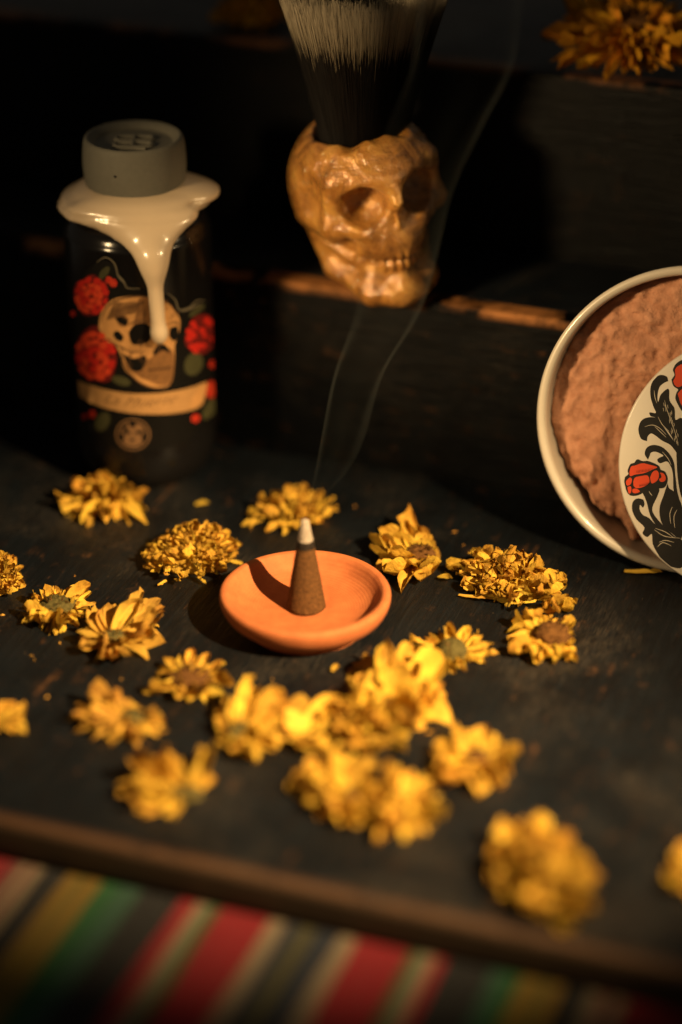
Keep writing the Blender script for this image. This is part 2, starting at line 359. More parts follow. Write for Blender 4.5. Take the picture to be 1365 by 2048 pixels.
# ------------------------------------------------------------------ striped blanket under the stand
def blanket():
    st = [(-40, 'bk'), (-8.2, 'rd'), (-7.0, 'cr'), (-6.5, 'nv'), (-5.6, 'gr'), (-4.6, 'rd'), (-3.75, 'pk'), (-3.42, 'cr'), (-3.11, 'pk'), (-2.95, 'cr'), (-2.62, 'bk'), (-1.85, 'oc'), (-1.42, 'ol'), (-1.2, 'oc'),
          (-0.72, 'gn'), (-0.1, 'dg'), (0.6, 'bk'), (1.9, 'rd'), (2.42, 'cr'), (2.86, 'gn'), (3.18, 'rd'), (4.76, 'cr'), (5.26, 'nv'), (5.72, 'ol2'), (6.18, 'nv'),
          (6.93, 'cr'), (7.47, 'rd'), (9.13, 'gn'), (9.44, 'cr'), (9.9, 'rd'), (10.25, 'bk'), (11.6, 'dg'), (12.0, 'gn'), (12.5, 'oc'), (13.0, 'ol'), (13.3, 'oc'), (13.75, 'bk'), (14.5, 'cr'), (14.9, 'pk'), (15.2, 'cr'), (15.6, 'rd'), (17.5, 'nv'), (19, 'bk')]
    colr = dict(bk=(0.010, 0.010, 0.011), rd=(0.17, 0.007, 0.011), cr=(0.17, 0.13, 0.082), pk=(0.12, 0.025, 0.025), nv=(0.014, 0.018, 0.028), gr=(0.03, 0.08, 0.04), oc=(0.145, 0.085, 0.009), ol=(0.075, 0.07, 0.014),
                ol2=(0.05, 0.045, 0.017), gn=(0.012, 0.065, 0.020), dg=(0.018, 0.055, 0.035))
    xs = []
    for i, (x, c) in enumerate(st):
        x1 = st[i+1][0] if i+1 < len(st) else 40
        n = max(1, int((x1-x)/0.6))
        if x1-x > 6: n = 4
        for k in range(n): xs.append((x+(x1-x)*k/n, x+(x1-x)*(k+1)/n, c))
    ys = [40-1.0*i for i in range(0)]+[-16.2+0]  # placeholder start under the front edge
    ys = [-14.0, -16.2]+[-16.6-0.45*i for i in range(60)]
    V, Fc, cols = [], [], []
    xe = [q[0] for q in xs]+[xs[-1][1]]
    rng = random.Random(4)
    def hz(x, y): return -1.36+0.10*mnoise.noise(Vector((x*0.13, y*0.13, 3.1)))-0.02*max(0, -y-17)*0.2
    for y in ys:
        for x in xe: V.append((x+0.06*mnoise.noise(Vector((x*0.5, y*0.5, 8))), y, hz(x, y)))
    n = len(xe)
    for j in range(len(ys)-1):
        for i in range(n-1):
            Fc.append((j*n+i, (j+1)*n+i, (j+1)*n+i+1, j*n+i+1)); cols.append(colr[xs[i][2]])
    me = mesh('striped_blanket', V, Fc)
    at = me.color_attributes.new('stripe', 'FLOAT_COLOR', 'CORNER')
    buf = []
    for c in cols: buf += list(c+(1,))*4
    at.data.foreach_set('color', buf)
    m, nt, bs = mat('woven_striped_cotton')
    a = N(nt, 'ShaderNodeAttribute', attribute_name='stripe')
    v = coords(nt, (100*1.0, 100*9, 100)); v2 = coords(nt, (100*14, 100*0.6, 100))
    f = noise_tex(nt, v, 1.6, 3); g = noise_tex(nt, v2, 1.5, 3)
    c = mixc(nt, math_(nt, 'MULTIPLY', f, 0.5), a.outputs['Color'], mixc(nt, 0.5, a.outputs['Color'], (0, 0, 0)))
    nt.links.new(c, bs.inputs['Base Color']); bs.inputs['Roughness'].default_value = 0.9; bs.inputs['Specular IOR Level'].default_value = 0.1
    bs.inputs['Sheen Weight'].default_value = 0.05
    bump(nt, bs, math_(nt, 'ADD', f, g), 0.8, 0.001)
    o = link('striped_blanket', me, m)
    o.rotation_euler = (0, 0, R(-20)); o.location = (0.20*math.cos(R(20))*S, -0.20*math.sin(R(20))*S, 0)
    tag(o, 'striped woven blanket in red, cream, green, ochre and black along the bottom', 'blanket')
blanket()

# ------------------------------------------------------------------ terracotta dish and incense cone
def dish():
    e = empty('terracotta_dish', (0, -2.0, 0))
    prof = [(0.0, 0.0), (1.9, 0.0), (2.05, 0.03), (2.10, 0.12), (2.12, 0.20), (2.22, 0.27), (2.55, 0.44), (2.80, 0.68), (2.93, 0.94), (2.97, 1.12), (2.96, 1.24), (2.91, 1.32), (2.82, 1.35),
            (2.71, 1.33), (2.62, 1.25), (2.50, 1.08), (2.32, 0.88), (2.05, 0.73), (1.75, 0.65), (1.3, 0.61), (0.8, 0.60), (0.0, 0.59)]
    V, Fc = lathe(smooth_profile(prof, 4), 128)
    V = [(x*(1+0.004*nz((x, y, z), 0.5)), y*(1+0.004*nz((x, y, z+5), 0.5)), max(0, z+0.012*nz((x, y, z), 0.6)*(z > 0.3))) for x, y, z in V]
    o = obj('bowl', V, Fc, M['clay'], e)
    tag(e, 'round shallow terracotta dish holding the incense cone', 'dish')
    c = empty('incense_cone', (0.02, -1.86, 0.59))
    def band(z0, z1, n=10):
        out = []
        for i in range(n+1):
            z = z0+(z1-z0)*i/n; out.append((0.69-(0.69-0.155)*(z/3.42), z))
        return out
    def rough(V, a, s=5, seed=0): return [(x*(1+a*nz((x*s, y*s, z*s+seed))), y*(1+a*nz((x*s+3, y*s, z*s+seed))), z+a*0.3*nz((x*s, y*s+7, z*s))) for x, y, z in V]
    V, Fc = lathe([(0, 0.0), (0.60, 0.0), (0.655, 0.05)]+band(0.06, 2.40, 26), 64); V = [(x, y, max(z, 0.002)) for x, y, z in rough(V, 0.022)]
    obj('cone_body', V, Fc, M['cone'], c)
    V, Fc = lathe([(0.20, 2.38)]+[(r+0.004, z) for r, z in band(2.385, 2.66, 8)]+[(0.2, 2.665)], 48)
    obj('charred_band', rough(V, 0.03, 6, 4), Fc, M['char'], c)
    V, Fc = lathe([(0.15, 2.64), (0.265, 2.645)]+[(r-0.012, z) for r, z in band(2.66, 3.30, 12)]+[(0.150, 3.38), (0.11, 3.44), (0.05, 3.47), (0.0, 3.475)], 48)
    V = [(x-0.03*max(0, z-2.8), y, z) for x, y, z in rough(V, 0.05, 6, 9)]
    obj('ash_tip', V, Fc, M['ash'], c)
    tag(c, 'brown incense cone with pale ash tip standing in the terracotta dish', 'incense cone')
dish()

# ------------------------------------------------------------------ dried flowers
rng = random.Random(11)
def petal_mesh(seed, w, curl, cup, notch, wr, fold=0.0, twist=0.0):
    """one dried petal, 1 cm long, base at the origin, pointing along +y, 48 triangles"""
    r = random.Random(seed); nu, nv = 5, 7; V, Fc = [], []
    ph = r.uniform(0, 99)
    for j in range(nv):
        t = j/(nv-1)
        wid = w*(0.30+0.70*math.sin(math.pi*min(1, 0.12+0.72*t))**0.9)
        if t > 0.8: wid *= 1-0.5*((t-0.8)/0.2)**1.5
        for i in range(nu):
            s = (i/(nu-1)-0.5)*2
            ang = curl*t*t
            y = t*(1-0.10*abs(curl)*t)
            y -= notch*(1-abs(s))*(t > 0.9)*0.6 if i in (1, 3) else 0
            y -= 0.06*s*s*(t > 0.7)
            z = math.sin(ang)*t*0.6+cup*(s*s)*wid*(0.4+t)-0.35*fold*t*t
            z += wr*(mnoise.noise(Vector((s*1.7+ph, t*3.1, seed*1.3)))+0.5*mnoise.noise(Vector((s*4+ph, t*7, seed*2.3))))*(0.3+t)
            z += (0.04 if i % 2 else -0.02)*w*2
            x = s*wid*0.5+wr*0.8*mnoise.noise(Vector((s*2+ph, t*4+40, seed)))*t
            ca, sa = math.cos(twist*t), math.sin(twist*t)
            V.append((x*ca-z*sa*0.6, y, z*ca+x*sa))
    for j in range(nv-1):
        for i in range(nu-1):
            a = j*nu+i; Fc.append((a, a+1, a+nu+1, a+nu))
    return mesh('petal', V, Fc)
PET = {}
def petal_set(key, n, wr_, curl_, cup_, notch_, wrin, fold_=(0, 0), tw=(-0.5, 0.5), mats=('petal',)):
    for mk in mats:
        L = []
        for i in range(n):
            me = petal_mesh(hash((len(PET), i)) % 1000+i, rng.uniform(*wr_), rng.uniform(*curl_), rng.uniform(*cup_), rng.uniform(*notch_), rng.uniform(*wrin), rng.uniform(*fold_), rng.uniform(*tw))
            me.materials.append(M[mk]); L.append(me)
        PET[key, mk] = L
MM = ('petal', 'petal_tan', 'petal_orange', 'petal_dry')
petal_set('ray', 12, (0.30, 0.46), (-0.5, 0.7), (0.1, 0.5), (0, 0.12), (0.06, 0.16), mats=MM)
petal_set('thin', 10, (0.16, 0.28), (-0.8, 0.9), (0.1, 0.7), (0, 0.1), (0.08, 0.22), tw=(-1.2, 1.2), mats=MM)
petal_set('wide', 10, (0.55, 0.85), (-0.2, 0.6), (0.1, 0.45), (0.02, 0.14), (0.06, 0.14), mats=MM)
petal_set('curly', 12, (0.35, 0.7), (0.3, 1.5), (0.2, 0.9), (0, 0.2), (0.14, 0.34), tw=(-1.3, 1.3), mats=MM)

def prof_r(prof, th):
    th = th % 360; P = sorted(prof); P = [(P[-1][0]-360, P[-1][1])]+P+[(P[0][0]+360, P[0][1])]
    for (a, ra), (b, rb) in zip(P, P[1:]):
        if a <= th <= b:
            t = (th-a)/max(1e-6, b-a); return ra+(rb-ra)*t
    return P[0][1]
def add_petal(root, key, mk, base, az, pitch, length, width=1.0, roll=0.0, r=rng):
    o = bpy.data.objects.new('petal', r.choice(PET[key, mk])); C.objects.link(o); o.parent = root
    Mx = Matrix.Translation(Vector(base)*S) @ Matrix.Rotation(az-math.pi/2, 4, 'Z') @ Matrix.Rotation(pitch, 4, 'X') @ Matrix.Rotation(roll, 4, 'Y')
    o.matrix_local = Mx @ Matrix.Diagonal((length*width, length, length*0.9, 1))
    return o
def disc_mesh(name, rx, ry, h, mk, seed, spikes=0.24):
    V, Fc = [], []; nr, na = 9, 26
    for i in range(nr):
        t = i/(nr-1); rr = math.sin(t*math.pi/2*1.15)/math.sin(math.pi/2*1.15)
        for k in range(na):
            a = 2*math.pi*k/na
            d = 1+spikes*(mnoise.noise(Vector((math.cos(a)*3+seed, math.sin(a)*3, t*5)))+0.7*mnoise.noise(Vector((math.cos(a)*9, math.sin(a)*9+seed, t*11))))
            V.append((rr*rx*math.cos(a)*d, rr*ry*math.sin(a)*d, h*math.cos(t*math.pi/2)*(1+1.5*spikes*mnoise.noise(Vector((rr*math.cos(a)*6+seed, rr*math.sin(a)*6, 1))))))
    for i in range(nr-1):
        for k in range(na):
            k2 = (k+1) % na; Fc.append((i*na+k, i*na+k2, (i+1)*na+k2, (i+1)*na+k))
    return mesh(name, V, Fc)
def flower(label, cx, cy, prof, style='daisy', disc=None, disc_col='disc_brown', disc_r=0.55, mk='petal', z=0.0, pw=0.42, layers=3, height=0.55, seed=1, key='ray', tilt=(0, 0), gap=None, disc_h=0.3, dens=1.0, name='dried_flower', up=0.0):
    r = random.Random(seed)
    root = empty(name, (cx, cy, z), Matrix.Rotation(R(tilt[0]), 3, 'X') @ Matrix.Rotation(R(tilt[1]), 3, 'Y'))
    tag(root, label, 'flower', 'dried flowers strewn over the steps')
    dx, dy = disc if disc else (0, 0)
    rm = sum(q[1] for q in prof)/len(prof)
    if style == 'daisy':
        for L in range(layers):
            f = [1.0, 0.80, 0.60, 0.42, 0.3][L]
            n = max(7, int(2*math.pi*rm*f*0.8/pw*dens))
            for i in range(n):
                th = 360*(i+r.uniform(-0.35, 0.35)+0.5*L)/n
                if gap and any((th-a) % 360 < (b-a) % 360 for a, b in gap) : continue
                a = R(th); rr = prof_r(prof, th)
                tipx, tipy = rr*math.cos(a), rr*math.sin(a)
                # petals radiate from the disc to the outline
                vx, vy = tipx-dx, tipy-dy; d = math.hypot(vx, vy); az = math.atan2(vy, vx)
                b0 = min(disc_r*0.55, d*0.4)
                ln = max(0.25, (d-b0)*f*r.uniform(0.86, 1.12))
                zb = 0.07+height*0.5*(0.22+0.26*L)
                pit = r.uniform(-0.10, 0.06)-zb/max(ln, .4)*0.55*(L == 0)+(0.09*L)+up
                add_petal(root, key if r.random() > 0.18 else 'curly', mk, (dx+b0*math.cos(az), dy+b0*math.sin(az), zb), az, pit, ln, (pw/0.40)/max(0.8, ln)*r.uniform(0.85, 1.25), r.uniform(-0.5, 0.5), r)
        if disc_r > 0.01 and disc_col:
            o = link('flower_disc', disc_mesh('flower_disc', disc_r, disc_r*0.9, disc_h, disc_col, seed), M[disc_col], root)
            o.location = Vector((dx, dy, 0.06+height*0.5*(0.22+0.26*(layers-1))))*S
            # ring of short bracts round the disc
            for i in range(18):
                a = r.uniform(0, 6.28); qd = r.uniform(0.1, 0.85)
                add_petal(root, 'thin', mk if r.random() < 0.35 else 'petal_dry', (dx+qd*disc_r*math.cos(a), dy+qd*disc_r*math.sin(a), 0.06+height*0.5*(0.22+0.26*(layers-1))+disc_h*0.8*(1-qd)), a+r.uniform(-.5, .5), r.uniform(0.3, 1.2), disc_r*r.uniform(0.4, 0.8), 0.8, r.uniform(-.6, .6), r)
    else:   # pom: a mop of short petals heaped inside the outline
        n = int(34*rm*rm*dens)
        for i in range(n):
            q = math.sqrt((i+0.5)/n); th = math.degrees(i*2.39996)+r.uniform(-8, 8)
            rr = prof_r(prof, th)*q*0.92; a = R(th)
            zb = 0.05+height*0.72*(1-q**2.2)*r.uniform(0.75, 1.05)+0.06
            ln = r.uniform(0.42, 0.75)*(pw/0.4)
            pit = (1.25*(1-q)+0.05)+r.uniform(-0.35, 0.35)
            b = max(0.0, rr-ln*0.55*math.cos(pit))
            add_petal(root, r.choice([key, 'curly', 'curly']), mk, (b*math.cos(a), b*math.sin(a), zb), a+r.uniform(-0.5, 0.5), pit, ln, r.uniform(0.8, 1.25), r.uniform(-0.7, 0.7), r)
        if disc_col:
            o = link('flower_disc', disc_mesh('flower_disc', disc_r, disc_r*0.85, disc_h, disc_col, seed), M[disc_col], root)
            o.location = Vector((dx, dy, 0.05+height*0.6))*S
        else:
            o = link('flower_base', disc_mesh('flower_base', rm*0.62, rm*0.55, height*0.55, 'disc_brown', seed), M[mk], root)
            o.location = Vector((0, 0, 0.04))*S
    return root

FL = {
'F1': ((-7.61,6.71), [(18,1.46), (62,1.50), (101,1.69), (135,1.51), (173,1.72), (208,1.81), (245,2.34), (259,1.88), (276,1.70), (301,1.83), (310,2.94), (320,2.65), (323,1.67)], (0.1,0.3)),
'F2': ((-0.50,5.88), [(19,1.87), (45,1.54), (83,1.48), (140,1.33), (195,2.00), (216,2.15), (238,1.50), (274,1.11), (303,1.70), (340,1.50)], None),
'F3': ((-4.17,2.52), [(0,1.92), (57,1.86), (94,1.96), (132,1.53), (180,1.82), (220,2.07), (246,2.37), (279,2.05), (317,1.74)], None),
'F4': ((3.46,2.47), [(36,1.34), (68,1.77), (88,2.42), (100,1.94), (117,1.93), (139,1.45), (204,1.08), (259,2.24), (277,2.33), (298,2.04), (337,1.16)], (0.65, -0.23)),
'F5': ((7.32,0.38), [(24,1.43), (68,1.33), (108,1.74), (124,2.61), (141,2.61), (168,2.04), (197,1.57), (217,1.42), (231,0.97), (269,1.63), (275,2.29), (286,3.4), (317,2.95), (336,2.09)], None),
'F6': ((8.05,-3.35), [(34,1.6), (62,1.75), (81,1.4), (120,1.6), (151,1.55), (197,1.25), (234,1.7), (271,1.62), (308,1.8), (347,1.1)], (0.38, -0.1)),
'F7': ((4.93,-4.02), [(37,1.16), (76,1.40), (123,1.26), (176,1.90), (186,1.54), (243,0.98), (273,1.58), (305,1.06), (340,1.52), (359,1.83)], (0.05, -0.26)),
'F8': ((2.99,-7.25), [(12,1.64), (54,2.40), (85,2.78), (111,2.58), (135,2.30), (162,1.60), (211,1.19), (276,2.45), (299,2.78), (330,2.18)], None),
'F8b': ((2.08,-8.90), [(49,1.38), (106,1.56), (142,1.71), (203,1.19), (246,1.49), (276,1.97), (323,1.79)], None),
'F9': ((0.31,-9.04), [(25,0.64), (87,1.74), (112,1.60), (203,0.83), (250,1.38), (283,1.57), (309,1.38)], None),
'F10': ((-1.78,-9.04), [(48,2.22), (67,2.66), (88,2.04), (131,1.78), (182,1.03), (235,1.30), (280,1.98), (338,1.30)], (-0.25, -0.1)),
'F11': ((1.04,-12.56), [(20,1.30), (78,2.04), (102,1.89), (158,1.53), (234,1.15), (277,2.02), (295,2.07)], (0.51, -0.25)),
'F12': ((3.18,-13.36), [(0,1.25), (69,1.94), (100,2.55), (111,2.09), (207,1.24), (228,1.78), (252,2.10), (299,1.53)], None),
'F13': ((5.44,-10.91), [(53,1.71), (81,2.01), (109,1.60), (194,1.49), (235,1.82), (275,1.63), (344,1.30)], (0.08, 0.16)),
'F14': ((7.11,-17.05), [(40,1.33), (77,2.44), (94,2.64), (113,2.44), (136,1.94), (198,1.17), (255,1.84), (277,2.60), (296,2.37), (327,1.56)], (0.65, 0.19)),
'F15': ((11.54,-16.67), [(59,1.30), (95,1.37), (139,0.75), (200,0.8), (260,1.34), (314,0.84), (0,1.1)], None),
'F16': ((-4.17,-11.88), [(36,1.95), (59,2.20), (86,1.46), (124,1.65), (205,1.60), (230,1.76), (266,2.33), (280,1.18), (355,0.96)], (0.61, -0.79)),
'F17': ((-6.08,-8.45), [(41,1.27), (92,1.27), (138,1.75), (164,2.18), (190,1.47), (242,1.39), (281,1.25), (310,1.75), (340,1.76), (355,1.86)], (0.6, 0.1)),
'F18': ((-9.72,-8.45), [(21,0.83), (57,1.14), (101,1.07), (180,0.73), (258,1.20), (285,1.15)], None),
'F19': ((-3.84,-5.76), [(25,1.53), (45,1.57), (69,1.20), (102,1.64), (119,1.02), (132,1.69), (168,1.38), (216,1.66), (240,1.76), (279,1.60), (323,1.63)], (0.04, -0.2)),
'F20': ((-6.36,-3.03), [(59,2.14), (66,2.45), (83,2.10), (100,2.44), (119,1.79), (186,1.72), (214,1.81), (252,2.44), (284,2.52), (293,2.00), (359,1.74)], (-0.2, -0.2)),
'F21': ((-8.67,-1.46), [(28,1.66), (55,1.81), (119,1.56), (151,1.36), (197,1.32), (237,1.34), (269,1.80), (294,1.34), (354,1.08)], (0.0, 0.1)),
'F22': ((-10.92,0.55), [(21,0.51), (78,1.38), (97,1.36), (159,0.50), (277,1.43), (294,1.18)], None),
}
def F(k, label, **kw):
    (x, y), pr, d = FL[k]; return flower(label, x, y, pr, disc=d, seed=sum(map(ord, k))*7, **kw)
F('F1', 'drooping yellow flower in front of the black bottle with petals hanging forward', layers=4, height=1.5, pw=0.36, disc_col=None, disc_r=0.4, mk='petal', key='ray', gap=[(20, 95)])
F('F2', 'bright flat yellow flower directly behind the incense cone', style='pom', height=0.55, disc_col=None, dens=0.95)
F('F3', 'dense fluffy yellow flower at the back left rim of the terracotta dish', style='pom', height=1.15, disc_col=None, dens=1.5, pw=0.36, key='thin')
F('F4', 'ruffled yellow flower with grey centre at the right of the dish', layers=3, height=0.9, pw=0.44, disc_r=0.55, disc_col='disc_brown', key='wide')
F('F5', 'crescent shaped ruffled yellow flower lying below the soap bowl', style='pom', height=0.8, disc_col=None, dens=1.5, pw=0.54)
F('F6', 'yellow flower with fuzzy grey brown centre touching the crescent shaped flower', layers=3, height=0.7, pw=0.34, disc_r=0.62, disc_h=0.5, disc_col='disc_brown', key='ray')
F('F7', 'yellow flower lying on its side showing a green calyx, right of dish', layers=2, height=0.5, pw=0.26, disc_r=0.52, disc_h=0.5, disc_col='disc_green', key='thin')
F('F8', 'largest wide petalled yellow flower, front right of the terracotta dish', layers=4, height=0.7, pw=0.62, disc_r=0.3, disc_h=.12, disc_col='disc_brown', key='wide')
F('F8b', 'crumpled yellow flower tucked under the front of the largest flower', style='pom', height=0.7, disc_col=None, dens=0.9, pw=0.5)
F('F9', 'small bright yellow flower of a few broad smooth petals', layers=2, height=0.5, pw=0.80, disc_r=0.2, disc_col=None, key='wide')
F('F10', 'yellow flower with dark centre, left of the few broad petals', layers=3, height=0.55, pw=0.42, disc_r=0.45, disc_h=.15, disc_col='disc_green', key='ray')
F('F11', 'blurred yellow flower with dark centre, left of the nearest pale one', layers=3, height=0.6, pw=0.42, disc_r=0.34, disc_h=.12, disc_col='disc_brown', key='wide')
F('F12', 'brightest blurred yellow flower, front centre of the lower step', layers=5, height=0.75, pw=0.42, disc_r=0.2, disc_col=None, key='ray')
F('F13', 'cupped yellow flower with brown centre, alone right of the front group', layers=3, height=0.55, pw=0.42, disc_r=0.5, disc_h=.15, disc_col='disc_brown', key='wide')
F('F14', 'nearest blurred orange yellow flower by the front edge of the step', style='pom', height=0.8, disc_col=None, dens=1.1, pw=0.6, key='wide')
F('F15', 'blurred yellow flower cut off by the right edge of the picture', layers=3, height=0.6, pw=0.42, disc_r=0.2, disc_col=None, key='wide')
F('F16', 'dim blurred yellow flower, nearest to the front on the left side', layers=3, height=0.5, pw=0.42, disc_r=0.5, disc_h=.15, disc_col='disc_green', key='ray', gap=[(285, 350)])
F('F17', 'dull tan flattened flower, second from the front on the left', layers=3, height=0.45, pw=0.34, disc_r=0.45, disc_h=.2, disc_col='disc_green', mk='petal_tan', key='ray')
F('F18', 'dim flower cut off by the left edge, level with the tan one', layers=3, height=0.5, pw=0.42, disc_r=0.2, disc_col=None, key='ray')
F('F19', 'star shaped yellow flower with broad brown centre, front left of the dish', layers=2, height=0.5, pw=0.40, disc_r=0.72, disc_h=.25, disc_col='disc_brown', key='ray', gap=[(172, 205)])
F('F20', 'large tan flower with broad separate petals, left of the dish', layers=2, height=0.55, pw=0.52, disc_r=0.42, disc_h=.2, disc_col='disc_green', mk='petal_tan', key='ray', up=.12)
F('F21', 'yellow flower with round green centre beside the large tan flower', layers=3, height=0.6, pw=0.30, disc_r=0.62, disc_h=.35, disc_col='disc_green', key='ray')
F('F22', 'withered yellow flower cut off at the far left edge', style='pom', height=0.9, disc_col=None, dens=2.4, pw=0.4)
pr23 = [(0, 3.3), (40, 2.5), (80, 2.6), (130, 2.6), (175, 3.3), (195, 3.7), (230, 2.9), (270, 2.5), (310, 2.6)]
flower('big shaggy orange yellow flower on the top step at upper right', 12.3, 15.0, pr23, layers=5, height=1.7, seed=77, key='ray', mk='petal_orange', z=2*H1+0.75, pw=0.34, disc_r=0.7, disc_h=.3, disc_col='disc_brown', tilt=(18, 0), dens=1.3)
flower('blurred orange flower on the top step behind the brush', -2.35, 20.6, [(0, 1.6), (90, 1.5), (180, 1.7), (270, 1.5)], style='pom', height=0.9, seed=78, mk='petal_orange', z=2*H1, disc_col=None, dens=1.2)
def loose(label, x, y, key, az, ln, wd, seed, pitch=0.05):
    r = random.Random(seed)
    me = r.choice(PET[key, 'petal'])
    o = bpy.data.objects.new('loose_petal', me); C.objects.link(o)
    o.matrix_world = Matrix.Translation(Vector((x, y, 0.10))*S) @ Matrix.Rotation(R(az)-math.pi/2, 4, 'Z') @ Matrix.Rotation(pitch, 4, 'X') @ Matrix.Diagonal((ln*wd, ln, ln*0.5, 1))
    tag(o, label, 'petal', 'fallen petals lying on the lower step')
loose('tiny fallen petal behind the fluffy flower, left of the cone', -4.3, 6.7, 'wide', 10, 0.55, 0.9, 2)
loose('thin curled fallen petal between the dish and the crescent flower', 5.4, -0.15, 'thin', -25, 1.05, 0.8, 3)
loose('long slim fallen petal under the soap bowl', 11.45, 1.55, 'thin', -12, 1.4, 0.9, 4)
loose('tiny curled fallen petal in front of the terracotta dish', 0.95, -5.3, 'curly', 70, 0.4, 0.7, 5)
loose('small fallen petal at the foot of the ruffled flower by the dish', 4.7, 1.1, 'curly', -20, 0.65, 0.7, 6)

def crumbs():
    r = random.Random(9); VV, FF = [], []
    cents = [v[0] for v in FL.values()]
    for i in range(60):
        cx, cy = r.choice(cents); a = r.uniform(0, 6.28); d = r.uniform(1.4, 3.2)
        x, y = cx+d*math.cos(a), cy+d*math.sin(a)
        if math.hypot(x, y+1.9) < 3.4 or math.hypot(x-BX, y-BY) < 3 or (0.342*x+0.94*y) > 9.8 or (0.342*x+0.94*y) < -15.5 or x > 10.5 or y < -7.5: continue
        b = len(VV); L = r.uniform(0.04, 0.12); th = r.uniform(0, 6.28); w_ = L*r.uniform(0.2, 0.5)
        for (p, q, z) in ((-L, 0, 0.012), (0, w_, 0.05), (L, 0, 0.012), (0, -w_, 0.012), (0.1*L, 0, 0.07)):
            VV.append((x+p*math.cos(th)-q*math.sin(th), y+p*math.sin(th)+q*math.cos(th), z))
        FF += [(b, b+3, b+4), (b+3, b+2, b+4), (b+2, b+1, b+4), (b+1, b, b+4)]
    tag(obj('petal_crumbs', VV, FF, M['petal_tan']), 'tiny yellow petal crumbs scattered over the lower step', 'crumbs', kind='stuff')
